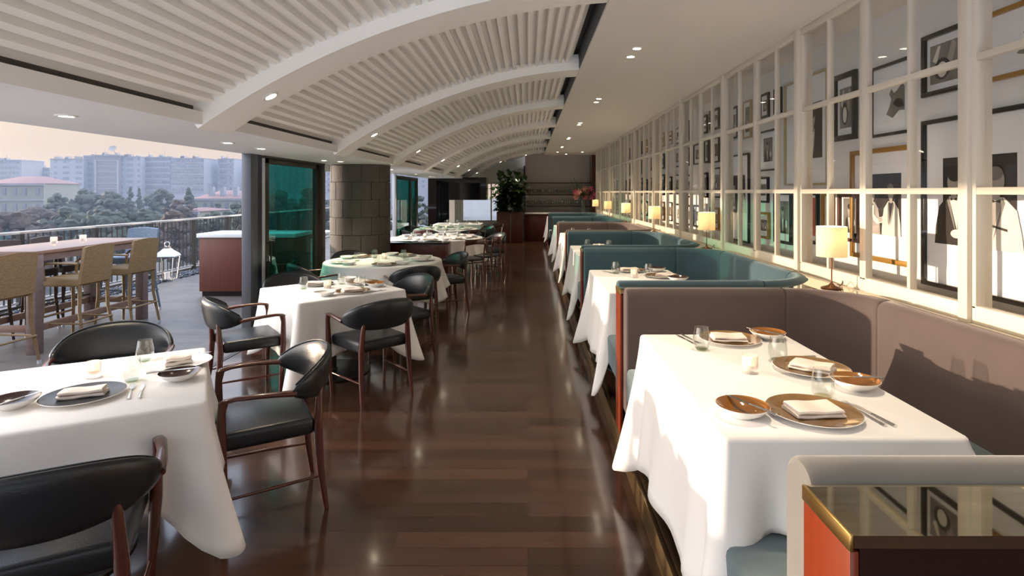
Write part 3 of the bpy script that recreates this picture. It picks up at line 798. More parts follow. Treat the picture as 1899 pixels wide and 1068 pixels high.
ptable('round table second from the back of the room', 1.5, 1.5, .755, (T5[0], T5[1], 0), 0, True)
cloth('tablecloth', 'white cloth on the round table second from the back', 1.52, 1.52, .760, .36, (T5[0], T5[1], 0), 0, True, 12, .12, .09, 15)
T6 = (-1.95, 15.95)
ptable('rectangular table at the back, before the black glass wall', 1.3, .85, .755, (T6[0], T6[1], 0), 0)
cloth('tablecloth', 'pale cloth on the rectangular table farthest back', 1.32, .87, .760, .36, (T6[0], T6[1], 0), 0, seed=13, fold=.08)

# ------------------------------------------------------------------ chairs
def make_armchair():
    t = thing('armchair', 'x', 'chair')
    # back pad
    nu, nv = 34, 18
    b = MB()
    def P(i, j):
        u = -1 + 2 * i / (nu - 1)
        uu = max(-.9995, min(.9995, u))
        a = uu * R(82)
        c = Vector((.285 * math.sin(a), -.045 - .225 * math.cos(a), 0))
        nrm = Vector((math.sin(a), -math.cos(a), 0)).normalized()
        e = (1 - abs(uu) ** 6) ** .5
        top = .805 - .115 * abs(uu) ** 2.0; bot = .575 + .045 * abs(uu) ** 2.5
        hc, hz = (top + bot) / 2, (top - bot) / 2 * (.25 + .75 * e)
        th = .023 * (.3 + .7 * e) + .004 * (1 - abs(uu))
        q = 2 * math.pi * j / nv
        cz, sz_ = math.cos(q), math.sin(q)
        zz = hz * math.copysign(abs(sz_) ** .75, sz_)
        tt = th * math.copysign(abs(cz) ** .8, cz)
        lean = .16 * (zz + .0) + .02
        p = c + nrm * (tt + lean); p.z = hc + zz
        return p
    b.grid(P, nu, nv, wrapv=True)
    b._add([P(0, j) for j in range(nv)], [tuple(range(nv))], 0, True); b._add([P(nu - 1, j) for j in range(nv)], [tuple(range(nv))], 0, True)
    bmesh.ops.remove_doubles(b.bm, verts=b.bm.verts, dist=1e-5)
    bp = b.build('backrest', M['leather'], t, sharp=70)
    pp = MB()   # piping round the pad's upper edge
    pts = [P(i, 5) + Vector((0, 0, .004)) for i in range(1, nu - 1)]
    pp.tube(pts, .0035, 6); pp.build('piping', M['leather'], bp)
    # seat
    s = MB(); s.box(-.238, .238, -.205, .232, .395, .485, .026, seg=3)
    for v in s.bm.verts:
        if v.co.z > .46: v.co.z += .012 * (1 - (v.co.x / .25) ** 2) * (1 - (v.co.y / .25) ** 2)
        if v.co.y < 0: v.co.x *= .93
    s.build('seat', M['leather'], t, sharp=70)
    for sx_ in (-1, 1):
        fl = MB(); fl.tube([(sx_ * .240, .205, 0), (sx_ * .250, .212, .20), (sx_ * .262, .222, .42), (sx_ * .268, .222, .60), (sx_ * .268, .214, .652)],
                           [.012, .018, .023, .018, (.018, .022)], 12)
        fl.build('leg', M['redwood'], t)
        bl = MB(); bl.tube([(sx_ * .222, -.262, 0), (sx_ * .216, -.235, .20), (sx_ * .208, -.222, .42), (sx_ * .196, -.232, .60), (sx_ * .190, -.236, .64)], [.0125, .019, .0235, .018, .015], 12)
        bl.build('leg', M['redwood'], t)
        ar = MB(); ar.tube([(sx_ * .300, -.105, .650), (sx_ * .301, -.03, .658), (sx_ * .296, .07, .664), (sx_ * .284, .16, .664), (sx_ * .271, .212, .656), (sx_ * .268, .233, .646)],
                           [(.022, .016), (.021, .014), (.018, .012), (.021, .011), (.022, .012), (.013, .008)], 14)
        ar.build('armrest', M['redwood'], t)
        st_ = MB(); st_.tube([(sx_ * .246, .20, .175), (sx_ * .236, -.02, .178), (sx_ * .217, -.235, .175)], [.0065, .0095, .0065], 10)
        st_.build('stretcher', M['redwood'], t)
    return t
AC = Maker(make_armchair())
def ac(x, y, fx, fy, label, group='black leather armchairs with red-brown frames'):
    return AC((x, y, 0), face(fx, fy), label, group)
ac(-1.39, 3.02, -.87, -.50, 'armchair at right of the front left table, seen from the side')
ac(-1.63, 1.97, -.47, .88, 'armchair in the bottom left foreground, its back to the camera')
ac(-2.52, 3.43, .50, -.86, 'armchair behind the front left table, only its back top showing')
ac(-2.32, 4.67, .80, .60, 'armchair at left of the square table, facing right, by the open terrace')
ac(-1.29, 4.66, -.70, .71, 'armchair in front of the square table, its back to the camera')
ac(-1.27, 5.64, -.72, -.69, 'armchair at right of the square table, inner back shining')
ac(-2.33, 5.76, .70, -.71, 'armchair at the far corner of the square table by the green door')
ac(-2.57, 6.86, .77, .64, 'armchair at left of the round table, arms towards its cloth')
ac(-1.37, 6.70, -.53, .85, 'black armchair in front of the round table, back to the camera')
ac(-2.42, 7.95, .66, -.75, 'armchair between the round table and the stone column')
ac(-1.15, 7.86, -.88, -.47, 'armchair at right of the round table, teal-shining inner back')
G5 = 'armchairs round the two far tables'
for x, y, l in ((-.78, 11.75, 'armchair at right of the big far round table, pale shining back'), (-1.35, 12.25, 'armchair behind the big far round table, towards the right'), (-2.15, 12.25, 'armchair behind the big far round table, towards the left'),
                (-2.86, 11.4, 'armchair at left of the big far round table, by the opening'), (-2.80, 10.6, 'armchair at left of the big far round table, nearer the stone column')):
    ac(x, y, T4[0] - x, T4[1] - y, l, G5)
for x, y, l in ((-1.1, 13.45, 'armchair at right of the second-farthest table'), (-1.15, 14.25, 'armchair at right rear of the second-farthest table'), (-2.78, 14.2, 'armchair at left rear of the second-farthest table'),
                (-2.7, 13.1, 'armchair at left of the second-farthest table')):
    ac(x, y, T5[0] - x, T5[1] - y, l, G5)
ac(-1.15, 16.0, -1, 0, 'armchair at right end of the farthest rectangular table', G5)

def make_sidechair():
    t = thing('side_chair', 'x', 'chair')
    s = MB(); s.box(-.215, .215, -.20, .215, .425, .475, .02, seg=3); s.build('seat', M['leather'], t, sharp=70)
    for sx_ in (-1, 1):
        MB().tube([(sx_ * .20, .195, 0), (sx_ * .20, .19, .25), (sx_ * .195, .185, .43)], [.010, .015, .017], 10).build('leg', M['redwood'], t)
        MB().tube([(sx_ * .20, -.245, 0), (sx_ * .195, -.205, .25), (sx_ * .195, -.20, .45), (sx_ * .20, -.225, .66), (sx_ * .207, -.25, .79)], [.010, .016, .018, .014, .014], 10).build('leg', M['redwood'], t)
        MB().tube([(sx_ * .20, .18, .22), (sx_ * .196, -.20, .22)], .008, 8).build('stretcher', M['redwood'], t)
    MB().tube([(-.195, .19, .40), (.195, .19, .40)], .011, 8).tube([(-.195, -.20, .40), (.195, -.20, .40)], .011, 8).build('seat_rail', M['redwood'], t)
    b = MB()
    def P(i, j):
        u = -1 + 2 * i / 20
        x = .215 * u; y = -.245 - .055 * (1 - u * u)
        q = 2 * math.pi * j / 12
        hz = .058 - .014 * (1 - u * u) ; zc = .765 + .012 * (1 - u * u)
        return Vector((x, y + .012 * math.cos(q) - .1 * hz * math.sin(q), zc + hz * math.copysign(abs(math.sin(q)) ** .6, math.sin(q))))
    b.grid(P, 21, 12, wrapv=True)
    b._add([P(0, j) for j in range(12)], [tuple(range(12))]); b._add([P(20, j) for j in range(12)], [tuple(range(12))])
    b.build('back_rail', M['redwood'], t, sharp=50)
    return t
SC = Maker(make_sidechair())
SC((-1.07, 10.15, 0), face(-.60, .80), 'wooden side chair at the big round table, its back to the camera', 'wooden side chairs with black seats')
SC((-.80, 10.72, 0), face(-.93, .36), 'wooden side chair at right of the big round table, seen from the side', 'wooden side chairs with black seats')
SC((-1.25, 12.72, 0), face(-.6, .8), 'wooden side chair in front of the second-farthest table, right', 'wooden side chairs with black seats')
SC((-2.25, 12.62, 0), face(.2, .98), 'wooden side chair in front of the second-farthest table, left', 'wooden side chairs with black seats')
SC((-.98, 14.95, 0), face(-.8, .6), 'wooden side chair near the farthest table and the plants', 'wooden side chairs with black seats')

# sideboard
t = thing('sideboard', 'dark wooden sideboard with glossy top behind the round table', 'sideboard', (-1.95, 8.62, 0))
sb = MB()
sb.box(-.80, .78, -.20, .22, .30, .86, .004); sb.build('body', M['dwood'], t)
MB().box(-.815, .795, -.215, .235, .86, .885, .003).build('top', M['blackglass'], t)
for x in (-.78, .755):
    for y in (-.19, .20):
        MB().box(x - .022, x + .022, y - .022, y + .022, 0, .30).build('leg', M['dwood'], t)
MB().box(.70, .785, -.222, -.205, .30, .86, .002).build('corner_post', M['dwood'], t)
t.location = (-1.76, 9.2, 0)
t.scale = (.62, .8, .95)

# bar counter, shelves, glasses
t = thing('bar_counter', 'dark red bar counter with stone top at the far end', 'counter', (1.0, 18.95, 0))
MB().box(-1.10, 1.2, 0, .62, 0.0, .91, .003).build('front_panel', M['dwood'], t)
MB().box(-1.11, 1.25, -.03, .66, .91, .95, .004).build('worktop', M['marble'], t)
def shelf(z, l):
    return tag(MB().box(-.09, 2.18, 19.62, 19.995, z - .028, z, .002).build('wall_shelf', M['blackwood']), l, 'shelf', 'dark shelves on the bar wall')
shelf(1.16, 'lowest dark shelf on the bar wall'); shelf(1.56, 'middle dark shelf on the bar wall'); shelf(1.98, 'top dark shelf on the bar wall')
g = MB(); g.lathe([(.0001, 0), (.030, .001), (.030, .004), (.004, .010), (.004, .075), (.012, .085), (.034, .11), (.037, .14), (.030, .185), (.028, .185), (.035, .14), (.032, .112), (.0001, .088)], 14)
go = g.build('wine_glass', M['crystal']); tag(go, 'x', 'glass')
WG = Maker(go)
for i in range(24):
    WG((-.0 + .086 * i, 19.80, 1.5605), 0, 'wine glass in the long row on the middle bar shelf', 'wine glasses on the middle bar shelf')
for i in range(24):
    WG((-.0 + .086 * i, 19.80, 1.1605), 0, 'wine glass in the long row on the lowest bar shelf', 'wine glasses on the lowest bar shelf')
# planters with leafy plants
def planter(x, y, wd, label, lab2, seed):
    t = thing('planter_box', label, 'planter', (x, y, 0), 0, 'tall dark red planter boxes')
    MB().box(-wd / 2, wd / 2, -.25, .25, 0, 1.0, .004).build('box', M['dwood'], t)
    rnd = random.Random(seed)
    p = thing('rubber_plant', lab2, 'plant', (x, y, 1.0), 0, 'leafy plants in the planter boxes')
    MB().box(-wd / 2 + .01, wd / 2 - .01, -.24, .24, -.002, .012).build('soil', M['soil'], p)
    stm, lf = MB(), MB()
    for s_ in range(12):
        bx, by = rnd.uniform(-.10, .10), rnd.uniform(-.12, .12)
        tx, ty, tz = bx + rnd.uniform(-.30, .30), by + rnd.uniform(-.28, .28), rnd.uniform(.70, 1.32)
        pts = [Vector((bx + (tx - bx) * q ** 1.4, by + (ty - by) * q ** 1.4, tz * q)) for q in (0, .25, .5, .75, 1)]
        stm.tube(pts, [.011, .010, .008, .007, .004], 6)
        nl = 22
        for k in range(nl):
            q = .06 + .94 * k / (nl - 1)
            i0 = min(3, int(q * 4)); b0 = pts[i0].lerp(pts[i0 + 1], q * 4 - i0)
            az = k * 2.4 + rnd.uniform(-.4, .4); el = R(rnd.uniform(-30, 55) if q < .9 else rnd.uniform(30, 75))
            L = rnd.uniform(.19, .30); W = L * .30
            d = Vector((math.cos(az) * math.cos(el), math.sin(az) * math.cos(el), math.sin(el)))
            sdv = d.cross(Vector((0, 0, 1))).normalized(); up_ = sdv.cross(d)
            b0 = b0 + d * .03
            row = []
            for qq, wq in ((0, .02), (.18, .65), (.45, 1), (.75, .75), (1, .03)):
                c_ = b0 + d * L * qq - Vector((0, 0, .05 * qq * qq)) 
                row += [c_ - sdv * W * wq + up_ * .012 * wq, c_, c_ + sdv * W * wq + up_ * .012 * wq]
            lf._add(row, [f for a in range(4) for f in ((a * 3, a * 3 + 1, a * 3 + 4, a * 3 + 3), (a * 3 + 1, a * 3 + 2, a * 3 + 5, a * 3 + 4))], 0, True)
    stm.build('stems', M['bark'], p)
    lf.build('foliage', M['leaf'], p, fix=False)
planter(-.80, 18.5, .42, 'left one of the two tall dark red planter boxes', 'bushy dark green plant in the left planter box', 3)
planter(-.36, 18.5, .40, 'right one of the two tall dark red planter boxes', 'bushy dark green plant in the right planter box', 7)
# vase and lilies
vz = tag(MB().lathe([(.0001, 0), (.10, 0), (.105, .01), (.085, .25), (.115, .42), (.11, .42), (.08, .25), (.095, .012), (.0001, .01)], 24, (1.87, 19.15, .9505)).build('glass_vase', M['glass']), 'tall clear glass vase standing on the bar counter', 'vase')
bq = thing('flower_bouquet', 'large bouquet of pink lilies and grasses in the glass vase', 'flowers', (1.87, 19.15, .965))
rnd = random.Random(11)
stm, lf = MB(), MB()
for i in range(46):
    az = rnd.uniform(0, 6.28); rr = rnd.uniform(.1, .46); z = rnd.uniform(.55, 1.15)
    tip = Vector((rr * math.cos(az), rr * .6 * math.sin(az), z))
    stm.tube([(tip.x * .05, tip.y * .05, .02), (tip.x * .12, tip.y * .12, .40), tip * .75 + Vector((0, 0, .08)), tip], .0045, 5)
    if i < 11:
        fl_ = MB()
        ctr = Vector((tip.x * .85, tip.y * .5 - .10, .50 + (i % 4) * .10))
        for q in range(6):
            a = q * 1.047 + i
            d = (Vector((math.cos(a), -.55, math.sin(a)))).normalized()
            sdv = d.cross(Vector((0, 1, 0))).normalized()
            cv = Vector((0, -.03, 0))
            fl_._add([ctr, ctr + d * .045 + sdv * .022, ctr + d * .095 + sdv * .018 - cv * .3, ctr + d * .13 - cv * 1.0, ctr + d * .095 - sdv * .018 - cv * .3, ctr + d * .045 - sdv * .022], [(0, 1, 2, 3, 4, 5)], 0, True)
        fo = fl_.build('lily_flower', M['pink'] if i % 3 else M['peach'], bq, fix=False); tag(fo, 'pink lily flower' if i % 3 else 'peach lily flower')
    else:
        for q in range(5):
            a = rnd.uniform(0, 6.28); d = Vector((math.cos(a), math.sin(a), rnd.uniform(-.2, .9))).normalized(); sdv = d.cross(Vector((0, 0, 1))).normalized()
            b0 = tip * rnd.uniform(.6, 1)
            lf._add([b0, b0 + d * .07 + sdv * .014, b0 + d * .16, b0 + d * .07 - sdv * .014], [(0, 1, 2, 3)], 0, True)
stm.build('stems', M['leaf2'], bq); lf.build('leaves', M['leaf'], bq, fix=False)

# ------------------------------------------------------------------ tableware
def make_tumbler():
    m = MB(); m.lathe([(.0001, .001), (.024, .001), (.032, .010), (.041, .035), (.042, .055), (.036, .088), (.0325, .112), (.0318, .112), (.0352, .088), (.041, .055), (.040, .036), (.031, .013), (.0001, .011)], 28)
    o = m.build('tumbler', M['glass']); b = MB(); b.lathe([(.0001, .002), (.0235, .002), (.030, .0095), (.0001, .0105)], 24); b.build('glass_base', M['glassbase'], o)
    return tag(o, 'x', 'glass')
def make_plate(inner, r, name='dinner_plate', bowl=False):
    m = MB()
    if bowl:
        m.lathe([(.0001, .003), (r * .42, .003), (r * .46, 0), (r * .50, .003), (r * .80, .018), (r * .985, .036), (r, .0385), (r * .985, .0395), (r * .78, .023), (r * .45, .009), (.0001, .0075)], 48, mis=[0, 0, 0, 0, 0, 0, 0, 1, 1, 1])
    else:
        m.lathe([(.0001, .002), (r * .55, .002), (r * .58, 0), (r * .62, .003), (r * .97, .016), (r, .018), (r * .985, .0195), (r * .96, .0185), (r * .70, .0085), (.0001, .0075)], 64, mis=[0, 0, 0, 0, 0, 0, 1, 1, 1])
    return tag(m.build(name, [M['china'], inner], sharp=60), 'x', 'bowl' if bowl else 'plate')
def make_napkin():
    """linen folded over twice: soft layers joined along one edge"""
    t = thing('folded_napkin', 'x', 'napkin')
    m = MB()
    def layer(z0, z1, sh, mb):
        def P(i, j):
            u = -1 + 2 * i / 20; q = 2 * math.pi * j / 12
            rx = .080 + sh
            x = u * rx + .002 * math.sin(q * 2 + i)
            y = .055 * math.copysign(abs(math.cos(q)) ** .35, math.cos(q))
            z = (z0 + z1) / 2 + (z1 - z0) / 2 * math.copysign(abs(math.sin(q)) ** .5, math.sin(q)) + .0015 * math.sin(u * 4 + z0 * 300) 
            return Vector((x, y, z))
        mb.grid(P, 21, 12, wrapv=True); mb._add([P(0, j) for j in range(12)], [tuple(range(12))]); mb._add([P(20, j) for j in range(12)], [tuple(range(12))])
    layer(0, .013, .004, m); layer(.0132, .027, -.002, m)
    m.build('linen', M['napkin'], t, sharp=50)
    return t
def make_knife(L=.215):
    m = MB()
    m.tube([(0, -L / 2, .004), (0, -L / 2 + .03, .0045), (0, -.01, .004), (0, .0, .0035)], [(.007, .004), (.0065, .004), (.0045, .0035), (.004, .003)], 10)
    m._add([Vector(v) for v in [(-.0045, 0, .0025), (.0045, 0, .0025), (.009, .05, .0022), (.0075, L / 2 - .018, .002), (-.003, L / 2, .002), (-.006, .05, .0022),
                                (-.0045, 0, .0045), (.0045, 0, .0045), (.009, .05, .0036), (.0075, L / 2 - .018, .003), (-.003, L / 2, .003), (-.006, .05, .0036)]],
           [(5, 4, 3, 2, 1, 0), (6, 7, 8, 9, 10, 11)] + [(i, (i + 1) % 6, 6 + (i + 1) % 6, 6 + i) for i in range(6)])
    return tag(m.build('table_knife', M['steel']), 'x', 'knife')
def make_fork(L=.205):
    m = MB()
    m.tube([(0, -L / 2, .004), (0, -L / 2 + .04, .004), (0, .02, .0055), (0, .035, .005)], [(.008, .0025), (.006, .0025), (.0028, .0025), (.004, .002)], 10)
    m._add([Vector(v) for v in [(-.004, .033, .004), (.004, .033, .004), (.0115, .050, .0035), (.0115, .060, .004), (-.0115, .060, .004), (-.0115, .050, .0035),
                                (-.004, .033, .006), (.004, .033, .006), (.0115, .050, .0055), (.0115, .060, .006), (-.0115, .060, .006), (-.0115, .050, .0055)]],
           [(5, 4, 3, 2, 1, 0), (6, 7, 8, 9, 10, 11)] + [(i, (i + 1) % 6, 6 + (i + 1) % 6, 6 + i) for i in range(6)])
    for x in (-.0096, -.0032, .0032, .0096):
        m.tube([(x, .058, .005), (x * .97, .085, .006), (x * .92, L / 2, .010)], [.0017, .0016, .0008], 6)
    return tag(m.build('table_fork', M['steel']), 'x', 'fork')
def make_candle():
    t = thing('candle_holder', 'x', 'candle')
    m = MB(); m.lathe([(.0001, 0), (.032, 0), (.0335, .004), (.0335, .072), (.032, .074), (.0285, .072), (.0285, .022), (.0001, .018)], 32)
    m.build('glass_cup', M['candleglass'], t)
    w_ = MB().lathe([(.0001, .0185), (.019, .0185), (.019, .033), (.0001, .033)], 20).build('tealight', M['wax'], t)
    MB().lathe([(.0001, .034), (.003, .037), (.0036, .042), (.002, .049), (.0001, .055)], 12).build('flame', M['flame'], w_)
    ld = bpy.data.lights.new('candle_light', 'POINT'); ld.energy = .05; ld.color = (1, .55, .22); ld.shadow_soft_size = .006
    lo = bpy.data.objects.new('candle_light', ld); C.objects.link(lo); lo.parent = t; lo.location = (0, 0, .060)
    return t
TU, NP, KN, FK, CA = Maker(make_tumbler()), Maker(make_napkin()), Maker(make_knife()), Maker(make_fork()), Maker(make_candle())
PG = Maker(make_plate(M['gold_glaze'], .155)); PD = Maker(make_plate(M['dark_glaze'], .155)); PW = Maker(make_plate(M['china'], .155))
BG = Maker(make_plate(M['amber_glaze'], .090, 'side_bowl', True)); BD = Maker(make_plate(M['brown_glaze'], .090, 'side_bowl', True)); BW = Maker(make_plate(M['china'], .09, 'side_bowl', True))
GP, GB, GT, GN, GK, GF, GC = 'dinner plates on the tables', 'side bowls on the tables', 'stemless glasses on the tables', 'folded linen napkins', 'table knives', 'table forks', 'candle holders'
def bowlknife(x, y, z, a, lab):   # knife lying across a bowl
    o = KN((x, y, z + .0365), a, lab, GK); return o
H1 = .8785
# nearest booth table
PG((.988, 1.961, H1), 0, 'bronze glazed charger plate at the near side of the nearest booth table', GP)
NP((.985, 1.955, H1 + .0085), R(4), 'napkin on the near bronze plate of the nearest booth table', GN)
BG((.741, 1.956, H1), 0, 'amber bowl at the near left corner of the nearest booth table', GB)
bowlknife(.765, 1.955, H1, R(28), 'small knife across the amber bowl, near left of the nearest booth table')
FK((1.165, 1.965, H1), R(7), 'fork right of the near bronze plate on the nearest booth table', GF)
KN((1.192, 1.965, H1), R(8), 'knife right of the near bronze plate on the nearest booth table', GK)
TU((1.104, 2.119, H1), 0, 'clear tumbler behind the near bronze plate of the nearest booth table', GT)
TU((1.136, 2.575, H1), 0, 'clear tumbler in the middle of the nearest booth table', GT)
TU((.849, 2.768, H1), 0, 'clear tumbler at the far left of the nearest booth table', GT)
CA((.95, 2.422, H1), 0, 'frosted candle glass on the nearest booth table', GC)
PG((1.045, 2.93, H1), 0, 'bronze glazed charger plate at the far side of the nearest booth table', GP)
NP((1.035, 2.925, H1 + .0085), R(-6), 'napkin on the far bronze plate of the nearest booth table', GN)
BG((1.262, 2.98, H1), 0, 'amber bowl at the far right corner of the nearest booth table', GB)
bowlknife(1.245, 2.975, H1, R(35), 'small knife across the amber bowl at the far right corner', )
KN((.822, 2.95, H1), R(12), 'knife left of the far bronze plate on the nearest booth table', GK)
FK((.852, 2.95, H1), R(192), 'fork left of the far bronze plate on the nearest booth table', GF)
PG((1.225, 2.45, H1), 0, 'bronze glazed charger plate at the wall side of the nearest booth table', GP)
NP((1.225, 2.44, H1 + .0085), R(-38), 'napkin on the wall-side bronze plate of the nearest booth table', GN)
BG((1.285, 2.225, H1), 0, 'dark amber bowl at the wall side of the nearest booth table', GB)
bowlknife(1.29, 2.24, H1, R(84), 'small knife across the wall-side amber bowl of the nearest booth table')
KN((1.235, 2.635, H1), R(95), 'knife behind the wall-side bronze plate', GK)
# second booth table
TU((.832, 5.36, H1), 0, 'left tumbler on the second booth table', GT)
TU((1.108, 5.216, H1), 0, 'right tumbler on the second booth table', GT)
CA((.961, 5.12, H1), 0, 'lit candle glass on the second booth table', GC)
PG((1.0, 5.50, H1), 0, 'charger plate at the far side of the second booth table', GP)
NP((.985, 5.50, H1 + .0085), R(5), 'napkin on the far plate of the second booth table', GN)
BD((1.25, 5.50, H1), 0, 'dark bowl at the far right of the second booth table', GB)
PG((1.22, 5.13, H1), 0, 'charger plate at the wall side of the second booth table', GP)
NP((1.25, 5.11, H1 + .0085), R(-35), 'napkin on the wall-side plate of the second booth table', GN)
BD((1.30, 4.90, H1), 0, 'dark bowl at the wall side of the second booth table', GB)
KN((.77, 5.44, H1), R(25), 'knife at the far left of the second booth table', GK)
PG((1.0, 4.50, H1), 0, 'charger plate at the near side of the second booth table', GP)
NP((1.0, 4.50, H1 + .0085), 0, 'napkin on the near plate of the second booth table', GN)
for k, nm_ in ((2, 'third'), (3, 'fourth'), (4, 'fifth'), (5, 'farthest')):
    yc = CORE[k] + .18 + 1.225 if k < 5 else 17.4
    TU((.83, yc + .36, H1), 0, 'left tumbler on the %s booth table' % nm_, GT)
    TU((1.11, yc + .24, H1), 0, 'right tumbler on the %s booth table' % nm_, GT)
    PG((1.0, yc + .46, H1), 0, 'charger plate on the %s booth table' % nm_, GP)
    NP((1.0, yc + .46, H1 + .0085), 0, 'napkin on the %s booth table' % nm_, GN)
    CA((.96, yc + .1, H1), 0, 'candle glass on the %s booth table' % nm_, GC)
# front left table
H2 = .7605
PD((-1.924, 2.452, H2), 0, 'dark grey plate at the near edge of the front left table', GP)
NP((-1.925, 2.450, H2 + .0085), R(22), 'folded napkin on the dark grey plate of the front left table', GN, scale=(1, .72, 1.15))
FK((-1.765, 2.515, H2), R(30), 'fork right of the dark plate on the front left table', GF)
KN((-1.728, 2.53, H2), R(30), 'knife right of the dark plate on the front left table', GK)
CA((-2.094, 2.725, H2), 0, 'frosted candle glass on the front left table', GC)
TU((-1.861, 2.663, H2), 0, 'nearer tumbler on the front left table', GT)
TU((-2.014, 2.978, H2), 0, 'farther tumbler on the front left table', GT)
PW((-1.800, 2.915, H2), 0, 'pale plate at the right side of the front left table', GP)
NP((-1.80, 2.91, H2 + .0085), R(40), 'folded napkin on the pale plate of the front left table', GN, scale=(.72, .72, 1.5))
BD((-1.652, 2.686, H2), 0, 'dark brown bowl at the right side of the front left table', GB)
bowlknife(-1.69, 2.70, H2, R(-62), 'knife across the dark brown bowl on the front left table')
BD((-2.125, 2.34, H2), 0, 'dark brown bowl at the left picture edge on the front left table', GB)
bowlknife(-2.09, 2.35, H2, R(-10), 'knife across the bowl at the left picture edge')
KN((-1.85, 3.095, H2), R(-62), 'knife behind the pale plate on the front left table', GK)
FK((-1.89, 3.06, H2), R(-62), 'fork behind the pale plate on the front left table', GF)
# square table
TU((-2.057, 5.191, H2), 0, 'leftmost tumbler on the square table', GT)
TU((-1.796, 5.466, H2), 0, 'tumbler in the middle of the square table', GT)
TU((-1.55, 5.26, H2), 0, 'rightmost tumbler on the square table', GT)
CA((-1.855, 5.24, H2), 0, 'lit candle glass on the square table', GC)
BW((-1.738, 4.85, H2), 0, 'white bowl near the front corner of the square table', GB)
bowlknife(-1.73, 4.86, H2, R(-55), 'knife across the white bowl of the square table')
PG((-1.556, 5.02, H2), 0, 'bronze plate at the front side of the square table', GP)
NP((-1.56, 5.02, H2 + .0085), R(30), 'napkin on the front bronze plate of the square table', GN)
FK((-1.385, 5.02, H2), R(-45), 'fork right of the front plate on the square table', GF)
KN((-1.355, 5.06, H2), R(-45), 'knife right of the front plate on the square table', GK)
BG((-1.43, 5.33, H2), 0, 'amber bowl at the right corner of the square table', GB)
PG((-1.60, 5.50, H2), 0, 'bronze plate at the right rear side of the square table', GP)
NP((-1.60, 5.50, H2 + .0085), R(-40), 'napkin on the right rear plate of the square table', GN)
PD((-2.02, 5.41, H2), 0, 'dark plate at the left rear side of the square table', GP)
NP((-2.02, 5.41, H2 + .0085), R(15), 'napkin on the dark plate of the square table', GN)
BW((-1.80, 5.64, H2), 0, 'white bowl at the rear corner of the square table', GB)
# round table
def sector(a):
    k = round(math.degrees(a) / 45) % 8
    return ('right', 'far right', 'far', 'far left', 'left', 'near left', 'near', 'near right')[k]
def ring_set(T, r, n, a0, where):
    used = {}
    for i in range(n):
        a = a0 + 2 * math.pi * i / n
        s_ = sector(a)
        x, y = T[0] + r * math.cos(a), T[1] + r * math.sin(a)
        kind = ('bronze', 'white', 'dark')[i % 3]
        (PG, PW, PD)[i % 3]((x, y, H2), 0, '%s plate at the %s side of %s' % (kind, s_, where), 'plates on %s' % where)
        NP((x, y, H2 + .0085), a + R(90), 'napkin at the %s side of %s' % (s_, where), 'napkins on %s' % where)
        a2 = a + .40
        BW((T[0] + (r + .03) * math.cos(a2), T[1] + (r + .03) * math.sin(a2), H2), 0, 'side bowl by the %s plate of %s' % (s_, where), 'side bowls on %s' % where)
        a3 = a - .28
        TU((T[0] + (r - .19) * math.cos(a3), T[1] + (r - .19) * math.sin(a3), H2), 0, 'tumbler by the %s plate of %s' % (s_, where), 'tumblers on %s' % where)
ring_set(T3, .52, 5, R(-75), 'the round table before the stone column')
CA((T3[0] - .03, T3[1] + .15, H2), 0, 'candle glass on the round table before the stone column', GC)
ring_set(T4, .66, 8, R(-90), 'the big round table beyond the sideboard')
for i, l in enumerate(('left', 'middle', 'right')): CA((T4[0] - .22 + .22 * i, T4[1] + .05 * i, H2), 0, '%s candle glass on the big far round table' % l, GC)
ring_set(T5, .54, 6, R(-90), 'the second-farthest round table')
CA((T5[0], T5[1], H2), 0, 'candle glass on the second-farthest round table', GC)
for i in range(4):
    x = T6[0] - .42 + .28 * i
    l_ = ('leftmost', 'second from left', 'third from left', 'rightmost')[i]
    (PW, PG)[i % 2]((x, T6[1] - .24 + .46 * (i % 2), H2), 0, '%s plate on the farthest rectangular table' % l_, 'plates on the farthest table')
    TU((x + .12, T6[1] - .02, H2), 0, '%s tumbler on the farthest rectangular table' % l_, 'tumblers on the farthest table')

